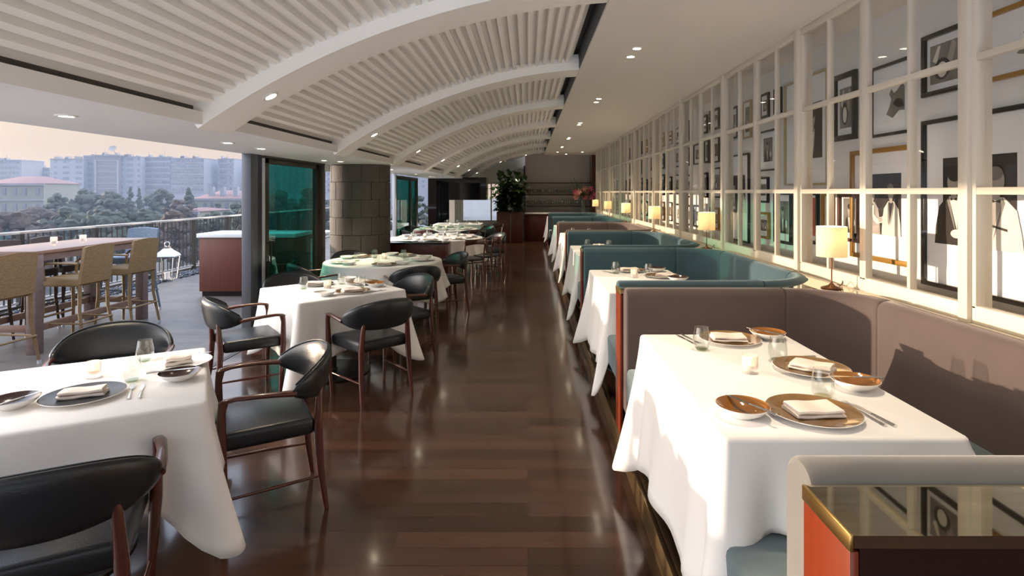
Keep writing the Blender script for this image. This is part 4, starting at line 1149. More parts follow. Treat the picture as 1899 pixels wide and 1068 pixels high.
# ------------------------------------------------------------------ pictures on the wall
FM = {'b': 'fr_black', 'g': 'fr_gold', 'n': 'fr_brown', 'p': 'fr_pale'}
def picture(ya, yb, zb, zt, fr, label, fw=.03, ph=None, style='mid', group='framed black-and-white photographs on the wall'):
    """ya near side, yb far side (along the wall); ph = photo rectangle (ya, yb, zb, zt)"""
    X = 2.54
    t = thing('framed_picture', label, 'picture', (X, (ya + yb) / 2, (zb + zt) / 2), 0, group)
    o = Vector((-X, -(ya + yb) / 2, -(zb + zt) / 2)); mt = Matrix.Translation(o)
    f = MB()
    d0, d1 = X - .030, X - .001
    f.box(d0, d1, ya, yb, zt - fw, zt, .003, m=mt).box(d0, d1, ya, yb, zb, zb + fw, .003, m=mt)
    f.box(d0, d1, ya, ya + fw, zb + fw, zt - fw, .003, m=mt).box(d0, d1, yb - fw, yb, zb + fw, zt - fw, .003, m=mt)
    f.build('frame', M[FM[fr]], t)
    MB().box(X - .008, X - .002, ya + fw * .9, yb - fw * .9, zb + fw * .9, zt - fw * .9, m=mt).build('mat_board', M['board'], t)
    if ph is None:
        g_ = min(yb - ya, zt - zb) * .20 + fw
        ph = (ya + g_, yb - g_, zb + g_, zt - g_)
    p = MB(); a, b, c, d = ph
    base = {'duo': 0, 'trio': 0, 'mid': 1, 'tux': 0, 'hand': 3, 'arch': 1, 'red': 4, 'light': 2}[style]
    x1 = X - .011
    p.box(x1, X - .0075, a, b, c, d, mi=base, m=mt)
    mats = [M['ph_dark'], M['ph_mid'], M['ph_light'], M['board'], M['ph_red'], M['ph_skin']]
    def sh(pts, mi, k=1):   # u: 0 far(left) .. 1 near(right), v: 0 bottom .. 1 top
        vs = [Vector((x1 - .00025 * k, b + (a - b) * u, c + (d - c) * v)) + o for u, v in pts]
        p._add(vs, [tuple(range(len(pts)))], mi)
    def ell(u, v, ru, rv, mi, k=1, q=18): sh([(u + ru * math.cos(6.2832 * i / q), v + rv * math.sin(6.2832 * i / q)) for i in range(q)], mi, k)
    def person(cx, hv, k, suit, shirt, lay, turn=0):
        # head, hair, neck, shouldered jacket with shirt front and lapels
        hw, hh = .085 * k, .115 * k
        sv = hv - hh * 1.25
        sh([(cx - 3.1 * hw, 0), (cx - 2.9 * hw, sv - .30 * k), (cx - 2.35 * hw, sv - .10 * k), (cx - .9 * hw, sv + .01), (cx + .9 * hw, sv + .01), (cx + 2.35 * hw, sv - .10 * k), (cx + 2.9 * hw, sv - .30 * k), (cx + 3.1 * hw, 0)], suit, lay)
        sh([(cx - .75 * hw, sv), (cx + turn * hw, sv - .34 * k), (cx + .75 * hw, sv)], shirt, lay + 1)
        sh([(cx - .75 * hw, sv + .01), (cx - .15 * hw + turn * hw, sv - .36 * k), (cx - .5 * hw + turn * hw, sv - .30 * k), (cx - 1.05 * hw, sv - .05)], 1 if suit != 1 else 0, lay + 2)
        sh([(cx + .75 * hw, sv + .01), (cx + .15 * hw + turn * hw, sv - .36 * k), (cx + .5 * hw + turn * hw, sv - .30 * k), (cx + 1.05 * hw, sv - .05)], 1 if suit != 1 else 0, lay + 2)
        sh([(cx - .45 * hw, sv - .02), (cx - .45 * hw, hv), (cx + .45 * hw, hv), (cx + .45 * hw, sv - .02)], 5, lay + 3)
        sh([(cx - .5 * hw, sv - .01), (cx - .1 * hw, sv - .03), (cx + .5 * hw, sv - .01), (cx + .5 * hw, sv - .05), (cx, sv - .035), (cx - .5 * hw, sv - .05)], 0, lay + 4)
        ell(cx, hv, hw, hh, 5, lay + 5); ell(cx + turn * hw * .3, hv + hh * .55, hw * 1.02, hh * .52, 1 if suit == 2 else 0, lay + 6)
    if style == 'duo':
        person(.17, .72, 1.15, 0, 2, 1, .5); person(.76, .72, 1.25, 2, 5, 9, -.6)
        sh([(.70, .24), (.90, .20), (.90, .225), (.70, .265)], 0, 17); ell(.22, .13, .09, .05, 2, 17)
    elif style == 'trio':
        person(.12, .66, .95, 5, 2, 1, .5); person(.72, .70, 1.1, 2, 0, 9, -.5)
        sh([(.18, .34), (.30, .26), (.46, .30), (.60, .36), (.60, .28), (.46, .20), (.28, .17), (.16, .24)], 2, 17); ell(.40, .25, .07, .045, 5, 18)
    elif style == 'tux':
        person(.5, .72, 1.35, 0, 2, 1, 0)
    elif style == 'hand':
        sh([(.30, .20), (.42, .34), (.50, .50), (.42, .62), (.50, .72), (.60, .62), (.72, .66), (.92, .80), (1, .70), (1, .22), (.80, .24), (.55, .10)], 1, 1)
        sh([(.55, .40), (.70, .50), (.90, .46), (.98, .30), (.75, .30)], 0, 2)
    elif style == 'arch':
        ell(.45, .35, .30, .28, 0, 1); ell(.45, .33, .18, .2, 2, 2); sh([(.1, .6), (.3, .95), (.4, .95), (.25, .5)], 2, 1); sh([(.6, .5), (.8, 1), (.95, .9), (.8, .4)], 5, 1)
    elif style == 'red':
        ell(.45, .6, .2, .2, 2, 1); ell(.6, .35, .2, .16, 0, 2); ell(.35, .3, .1, .12, 2, 3)
    elif style == 'mid':
        person(.45, .68, 1.3, 0, 2, 1, .3); ell(.82, .3, .1, .12, 2, 9)
    p.build('photograph', mats, t, fix=False)
    return t
picture(2.36, 3.62, 1.064, 2.10, 'b', 'large black-framed photograph of a person in a white jacket, nearest right', .028, (2.93, 3.45, 1.335, 1.855), 'duo')
picture(3.27, 3.62, 2.248, 2.636, 'b', 'black-framed photograph high up beside the thick post', .03, (3.33, 3.56, 2.32, 2.56), 'arch')
picture(2.62, 3.15, 2.247, 2.625, 'g', 'gold-framed photograph at the upper right corner', .026, (2.70, 3.03, 2.32, 2.555), 'hand')
picture(3.72, 4.17, 2.043, 2.551, 'b', 'black-framed drawing of a hand, left of the high black-framed photo', .022, (3.80, 4.08, 2.13, 2.46), 'hand')
picture(3.70, 4.42, 1.15, 1.965, 'g', 'gold-framed photograph of people shaking hands above the lamp', .035, (3.84, 4.20, 1.345, 1.78), 'trio')
picture(4.35, 4.67, 2.059, 2.597, 'b', 'dark-framed photograph with wide black border, above the nearest lamp', .045, (4.43, 4.59, 2.16, 2.48), 'arch')
picture(4.76, 5.56, 1.71, 2.70, 'p', 'tall pale-gold framed photograph of a man in a dinner jacket', .02, (4.87, 5.17, 1.95, 2.44), 'tux')
picture(5.64, 5.80, 2.44, 2.70, 'b', 'small black-framed photo high up, nearer of a close pair', .02)
picture(5.93, 6.16, 2.44, 2.70, 'b', 'small black-framed photo high up, farther of a close pair', .025)
picture(5.70, 6.22, 1.87, 2.30, 'b', 'black-framed portrait below the high pair', .02, (5.86, 6.08, 1.97, 2.22), 'mid')
picture(5.94, 6.24, 1.535, 1.81, 'b', 'small black-framed photo at rail height', .022)
picture(5.92, 6.24, 1.155, 1.435, 'g', 'small gold-framed photo low on the wall, left of the flower picture', .025)
picture(5.42, 5.80, 1.14, 1.65, 'b', 'black-framed picture of flowers low on the wall', .03, (5.50, 5.72, 1.24, 1.56), 'mid')
picture(4.92, 5.26, 1.19, 1.65, 'b', 'black-framed red picture left of the nearest lamp', .03, (4.98, 5.20, 1.26, 1.60), 'red')
picture(4.68, 4.86, 1.20, 1.65, 'g', 'ornate narrow gold-framed photo behind the nearest lamp', .035)
picture(4.30, 4.60, 1.26, 1.64, 'n', 'dark brown framed photo behind the nearest lamp', .03, (4.36, 4.54, 1.33, 1.60), 'mid')
picture(6.46, 7.16, 1.06, 2.10, 'b', 'large black-framed photograph of couples behind the second lamp', .022, (6.60, 7.02, 1.40, 1.85), 'duo')
picture(6.80, 7.14, 2.30, 2.69, 'b', 'black-framed photo high above the second lamp', .025)
picture(6.40, 6.66, 2.27, 2.70, 'p', 'pale-framed photo high up, right of a black-framed one', .02)
rnd = random.Random(5)
lv = ((1.10, 1.50), (1.56, 1.98), (2.04, 2.40), (2.45, 2.78))
y = 7.38
i = 0
while y < 16.8:
    wd = rnd.uniform(.26, .52)
    for j, (z0, z1) in enumerate(lv):
        if rnd.random() < .12: continue
        dz0, dz1 = rnd.uniform(0, .05), rnd.uniform(0, .06)
        dy = rnd.uniform(0, .12)
        fr = rnd.choice('bbbbgnp'); st_ = rnd.choice(['mid', 'mid', 'tux', 'arch', 'trio'])
        frn = {'b': 'black', 'g': 'gold', 'n': 'brown', 'p': 'pale'}[fr]
        lamp_ = ('first', 'second', 'third', 'fourth', 'fifth', 'sixth', 'seventh', 'eighth', 'ninth', 'tenth', 'eleventh', 'twelfth', 'thirteenth', 'fourteenth', 'fifteenth', 'sixteenth', 'seventeenth', 'eighteenth', 'nineteenth', 'twentieth', 'twenty-first', 'twenty-second', 'twenty-third', 'twenty-fourth')[i] + ' column beyond the second lamp'
        picture(y + dy, y + dy + wd - .04, z0 + dz0, z1 - dz1, fr, '%s-framed photo in the %s row, %s' % (frn, ('lowest', 'second', 'third', 'top')[j], lamp_), rnd.choice((.02, .03)), None, st_, 'framed photographs in the far half of the wall')
    y += wd + rnd.uniform(.06, .16)
    i += 1
# small thing left on the ledge behind the glass
tag(MB().box(2.30, 2.40, 3.86, 3.90, 1.031, 1.038, .002).build('letter_opener', M['bronze']), 'small flat bronze piece lying on the ledge behind the glazed screen', 'ornament')
# ------------------------------------------------------------------ terrace
def make_stool(wk, arms=True, tag_=''):
    t = thing('bar_stool', 'x', 'bar stool')
    s = MB(); s.box(-.215, .215, -.20, .22, .655, .745, .022, seg=3); s.build('seat', wk, t, sharp=60)
    b = MB()
    def P(i, j):
        u = -1 + 2 * i / 14; v = j / 9
        return u, v
    front = [[Vector((.215 * u * (1 - .03 * v), -.185 - .05 * v - .018 * (1 - u * u), .68 + (.385 + .018 * (1 - u * u)) * v)) for v in [q / 9 for q in range(10)]] for u in [-1 + 2 * i / 14 for i in range(15)]]
    loop = []
    for i in range(15):
        loop.append(front[i] + [p + Vector((0, -.032, .004)) for p in reversed(front[i])])
    b.grid(lambda i, j: loop[i][j], 15, 20, wrapv=True)
    b._add(loop[0], [tuple(range(20))]); b._add(loop[14], [tuple(range(20))])
    b.build('backrest', wk, t, sharp=60)
    for sx in (-1, 1):
        for yy, y2 in ((.19, .215), (-.195, -.255)):
            MB().tube([(sx * .225, y2, .03), (sx * .20, yy, .40), (sx * .195, yy, .68)], [.017, .022, .024], 4).build('leg', wk, t)
            MB().tube([(sx * .227, y2, 0), (sx * .225, y2, .034)], .016, 8).build('foot_cap', M['alu_light'], t)
        MB().tube([(sx * .215, .205, .27), (sx * .215, -.235, .27)], .011, 8).build('footrest', wk, t)
        if arms:
            MB().tube([(sx * .225, -.20, .90), (sx * .235, .02, .905), (sx * .235, .14, .90), (sx * .228, .17, .87), (sx * .215, .17, .72)], [(.02, .013)] * 5, 8).build('armrest', wk, t)
    MB().tube([(-.212, .21, .33), (.212, .21, .33)], .012, 8).build('footrest', wk, t)
    MB().tube([(-.215, -.235, .27), (.215, -.235, .27)], .011, 8).build('footrest', wk, t)
    return t
S1, S2, S3 = Maker(make_stool(M['wicker'])), Maker(make_stool(M['wicker_dark'])), Maker(make_stool(M['wicker_bluelit'], False))
GS = 'wicker bar stools round the high table'
S1((-4.90, 6.14, 0), face(-1, 0), 'tan wicker bar stool nearer of the two right of the high table', GS)
S1((-4.93, 6.95, 0), face(-1, .05), 'tan wicker bar stool farther of the two right of the high table', GS)
S1((-4.98, 5.25, 0), face(-1, .1), 'tan wicker bar stool cut by the left picture edge', GS)
S2((-5.85, 5.98, 0), face(1, 0), 'dark wicker bar stool on the railing side, nearest', GS)
S2((-5.88, 6.62, 0), face(1, 0), 'dark wicker bar stool on the railing side, middle', GS)
S2((-5.90, 7.20, 0), face(1, -.1), 'dark wicker bar stool on the railing side, farthest', GS)
o = S3((-5.45, 7.72, 0), face(-.1, -1), 'blue-lit wicker bar stool with rounded back at the far end of the high table', GS); o.scale = (1.08, 1.08, 1.06)
t = thing('bar_table', 'long high wooden table on the terrace', 'table', (-5.36, 6.57, 0))
MB().box(-.39, .39, -.86, .86, 1.015, 1.05, .004).build('tabletop', M['tablewood'], t)
ap = MB(); ap.box(-.36, .36, -.83, -.80, .94, 1.015).box(-.36, .36, .80, .83, .94, 1.015).box(-.37, -.345, -.83, .83, .94, 1.015).box(.345, .37, -.83, .83, .94, 1.015); ap.build('apron', M['tablewood2'], t)
for x in (-.335, .335):
    for y in (-.80, .80):
        MB().box(x - .05, x + .05, y - .05, y + .05, 0, 1.015, .004).build('leg', M['tablewood2'], t)
    MB().box(x - .02, x + .02, -.75, .75, .22, .29, .003).build('foot_rail', M['tablewood'], t)
for y in (-.80, .80): MB().box(-.285, .285, y - .02, y + .02, .22, .29, .003).build('foot_rail', M['tablewood'], t)
CA((-5.55, 6.63, 1.0505), 0, 'left one of the two candle glasses on the high terrace table', GC)
CA((-5.46, 6.95, 1.0505), 0, 'right one of the two candle glasses on the high terrace table', GC)
# lantern
t = thing('lantern', 'tall silver lantern with candle standing on the terrace by the railing', 'lantern', (-6.72, 10.55, 0), R(12))
f = MB()
def frus(m, z0, z1, a, b, mi=0):
    m._add([(-a, -a, z0), (a, -a, z0), (a, a, z0), (-a, a, z0), (-b, -b, z1), (b, -b, z1), (b, b, z1), (-b, b, z1)], [(3, 2, 1, 0), (4, 5, 6, 7), (0, 1, 5, 4), (1, 2, 6, 5), (2, 3, 7, 6), (3, 0, 4, 7)], mi)
frus(f, 0, .035, .135, .135)
for sx in (-1, 1):
    for sy in (-1, 1): f.tube([(sx * .122, sy * .122, .03), (sx * .160, sy * .160, .45)], .011, 4)
frus(f, .44, .46, .170, .172)
f.build('frame', M['steel'], t)
g = MB(); frus(g, .035, .44, .118, .156); g.build('pane', M['pane'], t)
rf = MB(); frus(rf, .46, .50, .175, .15); frus(rf, .50, .56, .15, .085); frus(rf, .56, .60, .085, .05); frus(rf, .60, .63, .05, .045); rf.build('roof', M['steel'], t)
hd = MB(); hd.tube([(.045 * math.sin(R(a)), 0, .675 - .045 * math.cos(R(a))) for a in range(0, 361, 20)], .008, 8); hd.tube([(0,0,.61),(0,0,.645)], .015, 10); hd.build('ring_handle', M['steel'], t)
MB().lathe([(.0001, 0), (.045, 0), (.045, .12), (.0001, .12)], 20, (0, 0, .036)).build('candle', M['wax'], t)
# marble topped counter
t = thing('terrace_counter', 'mahogany counter with white marble top on the terrace', 'counter', (-4.44, 9.27, 0))
MB().box(-.72, .72, -.30, .33, 0, .08).build('plinth', M['blackwood'], t)
MB().box(-.75, .75, -.33, .35, .08, .93, .004).build('body', M['counterwood'], t)
MB().box(-.78, .78, -.36, .38, .93, .995, .006).build('marble_top', M['marble'], t)
# railing in sections
XR = -7.1
bays = [(7.92 + 1.37 * k) for k in range(-5, 13)]
for k in range(len(bays) - 1):
    a, b = bays[k], bays[k + 1]
    if a < 3: continue
    vis = round((a - 7.92) / 1.37)
    if vis < -2 or vis > 8: continue
    rl = 'railing section ' + ('at the left picture edge, before the first thick post', 'left of the first thick post in view', 'right of the first thick post, behind the high table', 'from the second thick post, behind the tan stools', 'behind the silver lantern',
                              'just left of the marble-topped counter', 'behind the marble-topped counter', 'behind the left half of the green glass door', 'behind the middle of the green glass door', 'behind the right frame of the green glass door', 'glimpsed left of the stone column')[vis + 2]
    t = thing('railing_section', rl, 'railing', (XR, a, 0), 0, 'terrace railing sections')
    MB().box(-.03, .03, -.035, .035, 0, 1.06).build('post', M['rail'], t)
    bl = MB()
    for q in range(1, 11): bl.box(-.007, .007, 1.37 * q / 11 - .007, 1.37 * q / 11 + .007, .10, 1.06)
    bl.build('balusters', M['rail'], t)
    MB().box(-.035, .035, -.035, 1.335, 1.06, 1.10, .004).build('top_rail', M['railtop'], t)
    MB().box(-.02, .02, .035, 1.335, .085, .115).build('bottom_rail', M['railtop'], t)
struct(MB().box(-7.35, -7.18, 2, 23, -.2, .04).build('kerb_strip', M['deck']))
pb = MB(); rnd = random.Random(2)
ico = bmesh.new(); bmesh.ops.create_icosphere(ico, subdivisions=1, radius=1); ico.verts.index_update()
IV = [v.co.copy() for v in ico.verts]; IF = [tuple(v.index for v in f.verts) for f in ico.faces]; ico.free()
for i in range(2600):
    y = 5.0 + 11 * rnd.random() ** 1.2; x = rnd.uniform(-7.06, -6.62) if rnd.random() < .8 else rnd.uniform(-7.06, -6.7)
    s_ = rnd.uniform(.014, .03); q = Vector((x, y, s_ * .3 + rnd.uniform(0, .02)))
    pb._add([q + Vector((v.x * s_ * 1.3, v.y * s_, v.z * s_ * .6)) for v in IV], IF, 0, True)
tag(pb.build('pebbles', M['pebble'], sharp=None), 'strip of blue-grey pebbles along the foot of the terrace railing', 'pebbles', kind='stuff')
# white terrace table seen past the green glass door
t = thing('garden_table', 'white-clothed terrace table glimpsed left of the stone column', 'table', (-4.9, 13.1, 0))
MB().tube([(0, 0, .02), (0, 0, .72)], .04, 12).build('column', M['black_metal'], t)
MB().lathe([(.0001, .70), (.42, .70), (.42, .74), (.0001, .74)], 40).build('tabletop', M['cloth'], t)
MB().lathe([(.0001, 0), (.26, 0), (.25, .02), (.0001, .03)], 32).build('base', M['black_metal'], t)

# ------------------------------------------------------------------ the town across the valley
GZ = -16
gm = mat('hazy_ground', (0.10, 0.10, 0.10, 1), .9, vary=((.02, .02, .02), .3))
struct(MB().box(-1400, 900, 24, 1500, GZ - 1, GZ).build('ground', gm))
struct(MB().box(-300, -7.5, -120, 24, -7, -6).build('bounce_ground', mat('pale_bounce', (0.80, 0.79, 0.77, 1), .9)))  # unseen plane added to bounce light up to the ceiling
F = {}
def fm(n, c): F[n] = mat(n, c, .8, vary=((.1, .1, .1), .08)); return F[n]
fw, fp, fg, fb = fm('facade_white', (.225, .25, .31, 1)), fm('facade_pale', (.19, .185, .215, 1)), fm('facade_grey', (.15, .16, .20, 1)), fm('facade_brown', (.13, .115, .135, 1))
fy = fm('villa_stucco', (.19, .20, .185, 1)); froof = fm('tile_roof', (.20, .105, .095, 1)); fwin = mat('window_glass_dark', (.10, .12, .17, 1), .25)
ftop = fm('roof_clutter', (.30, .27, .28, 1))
winmesh = {}
def wpart(parent, x, z, wd, ht):
    key = (round(wd, 2), round(ht, 2))
    if key not in winmesh:
        o = MB().box(-wd / 2, wd / 2, -.12, .02, -ht / 2, ht / 2).build('window', fwin); winmesh[key] = o.data
        o.parent = parent; o.location = (x, 0, z); return
    o = bpy.data.objects.new('window', winmesh[key]); C.objects.link(o); o.parent = parent; o.location = (x, 0, z)
def building(px0, px1, ytop, D, fac, label, cols, rows, wd, ht, step=3.1, bands=False, clutter=True, seed=0, first=1.6):
    """px0, px1, ytop as seen lines of sight measured once; D metres away"""
    x0, x1 = (px0 - 979) * D / 1050, (px1 - 979) * D / 1050
    z1 = 1.65 + (356 - ytop) * D / 1050
    t = thing('apartment_building', label, 'building', ((x0 + x1) / 2, D, GZ), 0, 'hazy apartment blocks across the valley')
    W = x1 - x0; H = z1 - GZ
    MB().box(-W / 2, W / 2, 0, 16, 0, H).build('walls', fac, t)
    rnd = random.Random(seed)
    if clutter:
        c = MB()
        for i in range(int(W / 2.4)):
            x = rnd.uniform(-W / 2 + 1, W / 2 - 1); w_ = rnd.uniform(.4, 2.2); h_ = rnd.uniform(.3, 1.5)
            c.box(x - w_ / 2, x + w_ / 2, 1, 3.5, H, H + h_)
            if rnd.random() < .5: c.tube([(x, 2, H), (x, 2, H + rnd.uniform(1.5, 3.6))], .08, 5)
        c.build('rooftop_clutter', ftop, t)
        MB().box(-W / 2 - .2, W / 2 + .2, -.3, 16, H - .5, H - .1).build('cornice', fw if fac is not fw else fp, t)
    if bands:
        bm_ = MB()
        for r_ in range(rows):
            z = H - first - r_ * step
            bm_.box(-W / 2 + .4, W / 2 - .4, -.45, 0, z - ht / 2 - .9, z - ht / 2)
        bm_.build('balconies', fw if fac is not fw else fp, t)
    for r_ in range(rows):
        z = H - first - r_ * step
        for c_ in cols: wpart(t, W * (c_ - .5), z, wd, ht)
    return t
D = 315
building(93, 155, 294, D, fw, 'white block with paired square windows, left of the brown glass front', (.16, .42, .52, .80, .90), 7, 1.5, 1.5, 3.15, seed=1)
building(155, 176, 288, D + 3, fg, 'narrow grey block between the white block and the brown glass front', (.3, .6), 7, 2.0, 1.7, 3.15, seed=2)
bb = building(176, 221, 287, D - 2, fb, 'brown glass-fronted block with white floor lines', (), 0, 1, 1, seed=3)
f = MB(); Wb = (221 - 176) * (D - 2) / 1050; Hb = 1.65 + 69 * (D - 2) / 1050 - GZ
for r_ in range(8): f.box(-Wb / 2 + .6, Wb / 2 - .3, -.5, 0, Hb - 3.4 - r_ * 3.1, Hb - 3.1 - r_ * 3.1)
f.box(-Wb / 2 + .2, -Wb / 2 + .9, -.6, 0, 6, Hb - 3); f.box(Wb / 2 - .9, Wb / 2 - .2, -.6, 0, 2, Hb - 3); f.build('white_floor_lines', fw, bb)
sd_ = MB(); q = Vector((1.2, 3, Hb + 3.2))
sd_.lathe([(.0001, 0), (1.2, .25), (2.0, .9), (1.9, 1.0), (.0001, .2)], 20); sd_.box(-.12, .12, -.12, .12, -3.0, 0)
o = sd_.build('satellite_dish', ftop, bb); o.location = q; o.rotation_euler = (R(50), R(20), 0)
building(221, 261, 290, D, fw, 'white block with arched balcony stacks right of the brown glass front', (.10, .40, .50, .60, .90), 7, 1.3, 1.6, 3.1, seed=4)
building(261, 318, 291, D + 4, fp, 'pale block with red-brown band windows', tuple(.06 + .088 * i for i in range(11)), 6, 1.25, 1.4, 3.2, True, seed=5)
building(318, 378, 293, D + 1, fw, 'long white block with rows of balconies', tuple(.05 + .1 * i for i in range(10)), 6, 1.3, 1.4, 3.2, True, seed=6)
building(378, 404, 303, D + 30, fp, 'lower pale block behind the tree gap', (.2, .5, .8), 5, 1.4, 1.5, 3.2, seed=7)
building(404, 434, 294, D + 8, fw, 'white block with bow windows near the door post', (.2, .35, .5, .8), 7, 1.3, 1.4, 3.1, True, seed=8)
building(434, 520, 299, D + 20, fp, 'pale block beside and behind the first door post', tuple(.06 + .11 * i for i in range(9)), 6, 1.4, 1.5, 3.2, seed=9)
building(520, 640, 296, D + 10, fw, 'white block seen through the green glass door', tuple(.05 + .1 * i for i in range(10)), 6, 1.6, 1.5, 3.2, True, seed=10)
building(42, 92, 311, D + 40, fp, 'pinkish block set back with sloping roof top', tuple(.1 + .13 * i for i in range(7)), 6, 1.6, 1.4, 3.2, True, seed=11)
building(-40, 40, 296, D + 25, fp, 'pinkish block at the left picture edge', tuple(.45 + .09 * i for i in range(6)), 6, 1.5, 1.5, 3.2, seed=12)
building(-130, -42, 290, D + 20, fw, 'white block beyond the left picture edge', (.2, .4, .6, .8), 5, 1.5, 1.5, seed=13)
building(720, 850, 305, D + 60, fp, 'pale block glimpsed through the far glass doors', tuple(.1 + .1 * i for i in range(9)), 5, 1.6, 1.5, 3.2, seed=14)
# villas with red hipped roofs
def villa(px0, px1, yeave, yroof, ybase, D, label, cols, rows, depth=14, chim=()):
    x0, x1 = (px0 - 979) * D / 1050, (px1 - 979) * D / 1050
    ze = 1.65 + (356 - yeave) * D / 1050; zr = 1.65 + (356 - yroof) * D / 1050; zb = GZ
    t = thing('villa', label, 'building', ((x0 + x1) / 2, D, zb), 0, 'old villas with red roofs')
    W = x1 - x0
    MB().box(-W / 2, W / 2, 0, depth, 0, ze - zb).build('walls', fy, t)
    h0, h1 = ze - zb, zr - zb
    a = min(W * .3, depth * .5)
    r_ = MB(); r_._add([(-W / 2 - .6, -.6, h0), (W / 2 + .6, -.6, h0), (W / 2 + .6, depth + .6, h0), (-W / 2 - .6, depth + .6, h0), (-W / 2 + a, depth / 2, h1), (W / 2 - a, depth / 2, h1)],
                       [(0, 1, 5, 4), (1, 2, 5), (2, 3, 4, 5), (3, 0, 4), (3, 2, 1, 0)]); r_.build('roof', froof, t)
    MB().box(-W / 2 - .5, W / 2 + .5, -.5, 0, h0 - .6, h0).box(-W / 2 - .1, W / 2 + .1, -.25, 0, h0 - 5.4, h0 - 5.0).build('cornice', fw, t)
    for c_ in chim: MB().box(W * (c_ - .5) - .7, W * (c_ - .5) + .7, 1.5, 3, h0, h1 + 1.2).build('chimney', fw, t)
    for r2 in range(rows):
        for c_ in cols: wpart(t, W * (c_ - .5), h0 - 2.6 - r2 * 4.9, 1.1, 2.2)
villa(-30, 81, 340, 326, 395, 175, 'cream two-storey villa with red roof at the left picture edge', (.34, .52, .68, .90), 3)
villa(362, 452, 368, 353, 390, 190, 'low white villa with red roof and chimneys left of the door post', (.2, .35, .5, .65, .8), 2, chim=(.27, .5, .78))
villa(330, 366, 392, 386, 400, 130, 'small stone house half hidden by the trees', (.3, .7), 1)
# trees
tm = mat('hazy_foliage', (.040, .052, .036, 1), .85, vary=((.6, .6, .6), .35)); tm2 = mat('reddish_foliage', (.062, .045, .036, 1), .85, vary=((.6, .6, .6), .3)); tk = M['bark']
def tree(px, ytop, D, wd, label, m=None, cone=False, seed=0):
    x = (px - 979) * D / 1050; zt = 1.65 + (356 - ytop) * D / 1050; W = wd * D / 1050
    t = thing('tree', label, 'tree', (x, D, GZ), 0, 'hazy trees in the valley')
    H = zt - GZ; rnd = random.Random(seed)
    c = MB()
    n_ = 85
    for i in range(n_):
        a = rnd.uniform(0, 6.28)
        if cone:
            h = rnd.random(); rr = W / 2 * (1 - h) * .8; z = H * (.35 + .6 * h); s_ = W * .11 * (1.15 - h) + .25
        else:
            h = rnd.random(); rr = W / 2 * .95 * math.sqrt(rnd.random()) * math.sqrt(max(.05, 1 - (2 * h - .75) ** 2 * .8)); z = H * .42 + (H * .50) * h; s_ = W * rnd.uniform(.06, .12)
        q = Vector((rr * math.cos(a), rr * math.sin(a) * .8, z))
        vs = []
        for v in IV2: 
            k_ = 1 + .6 * noise.noise(v * 3.1 + q)
            vs.append(q + Vector((v.x, v.y, v.z * .8)) * s_ * k_)
        c._add(vs, IF2, 0, False)
    c.build('crown', m or tm, t, sharp=None, fix=False)
    MB().tube([(0, 0, 0), (0, 0, H * .6)], [W * .04 + .2, W * .03 + .1], 8).build('trunk', tk, t)
ico = bmesh.new(); bmesh.ops.create_icosphere(ico, subdivisions=2, radius=1); ico.verts.index_update()
IV2 = [v.co.copy() for v in ico.verts]; IF2 = [tuple(v.index for v in f.verts) for f in ico.faces]; ico.free()
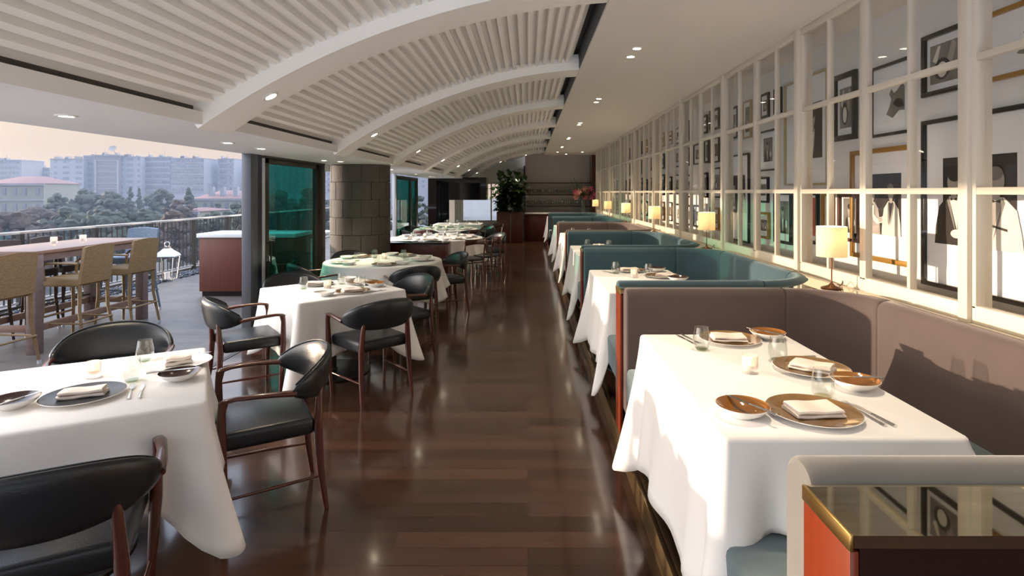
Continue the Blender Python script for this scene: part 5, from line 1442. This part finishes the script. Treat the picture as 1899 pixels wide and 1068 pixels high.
for i, (px, yt, D_, wd, c_, l) in enumerate((
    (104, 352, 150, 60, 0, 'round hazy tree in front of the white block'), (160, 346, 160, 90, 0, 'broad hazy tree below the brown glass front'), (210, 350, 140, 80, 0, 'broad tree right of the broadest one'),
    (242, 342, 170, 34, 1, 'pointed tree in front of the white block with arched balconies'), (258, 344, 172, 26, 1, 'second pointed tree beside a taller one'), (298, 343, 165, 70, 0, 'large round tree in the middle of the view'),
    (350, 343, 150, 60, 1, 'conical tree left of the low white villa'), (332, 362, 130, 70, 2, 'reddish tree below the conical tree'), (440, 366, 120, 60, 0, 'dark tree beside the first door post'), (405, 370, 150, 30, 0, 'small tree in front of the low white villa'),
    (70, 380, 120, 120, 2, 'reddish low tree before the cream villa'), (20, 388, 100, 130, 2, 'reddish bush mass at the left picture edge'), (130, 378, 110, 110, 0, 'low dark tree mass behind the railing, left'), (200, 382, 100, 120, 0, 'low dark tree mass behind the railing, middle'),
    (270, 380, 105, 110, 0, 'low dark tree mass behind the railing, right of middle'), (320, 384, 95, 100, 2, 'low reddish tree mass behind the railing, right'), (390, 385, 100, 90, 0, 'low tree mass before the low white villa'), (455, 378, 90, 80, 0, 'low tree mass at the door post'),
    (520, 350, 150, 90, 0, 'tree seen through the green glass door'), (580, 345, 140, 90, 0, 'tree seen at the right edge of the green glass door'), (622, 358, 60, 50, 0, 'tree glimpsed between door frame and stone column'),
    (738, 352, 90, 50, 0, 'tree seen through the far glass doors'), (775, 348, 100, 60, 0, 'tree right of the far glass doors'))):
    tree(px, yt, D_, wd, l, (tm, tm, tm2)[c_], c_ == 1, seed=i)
# glass pyramid skylight in the park
pyx, pyd = (-10 - 979) * 100 / 1050, 100
mbp = MB(); mbp._add([(-5, -5, 0), (5, -5, 0), (5, 5, 0), (-5, 5, 0), (0, 0, 8.5)], [(0, 1, 4), (1, 2, 4), (2, 3, 4), (3, 0, 4)])
o = mbp.build('glass_pyramid', mat('turquoise_glass', (.20, .52, .55, 1), .2), None, (pyx, pyd, -11.5)); tag(o, 'turquoise glass pyramid roof in the park at the left picture edge', 'skylight')
struct(MB().box(pyx - 5, pyx + 5, pyd - 5, pyd + 5, GZ, -11.5).build('park_building', fy))
# evening haze over the valley
hz = MB().box(-300, -10, 34, 420, GZ + .2, 18).build('haze', M['pane'])
tag(hz, 'thin blue evening haze lying over the valley', 'haze', kind='stuff')
hm = bpy.data.materials.new('valley_haze'); hm.use_nodes = True
n = hm.node_tree; n.nodes.clear()
vs_ = n.nodes.new('ShaderNodeVolumeScatter'); vs_.inputs['Color'].default_value = (.10, .13, .185, 1); vs_.inputs['Density'].default_value = .0040; vs_.inputs['Anisotropy'].default_value = 0.0
oo = n.nodes.new('ShaderNodeOutputMaterial'); n.links.new(vs_.outputs[0], oo.inputs['Volume'])
hz.data.materials.clear(); hz.data.materials.append(hm)
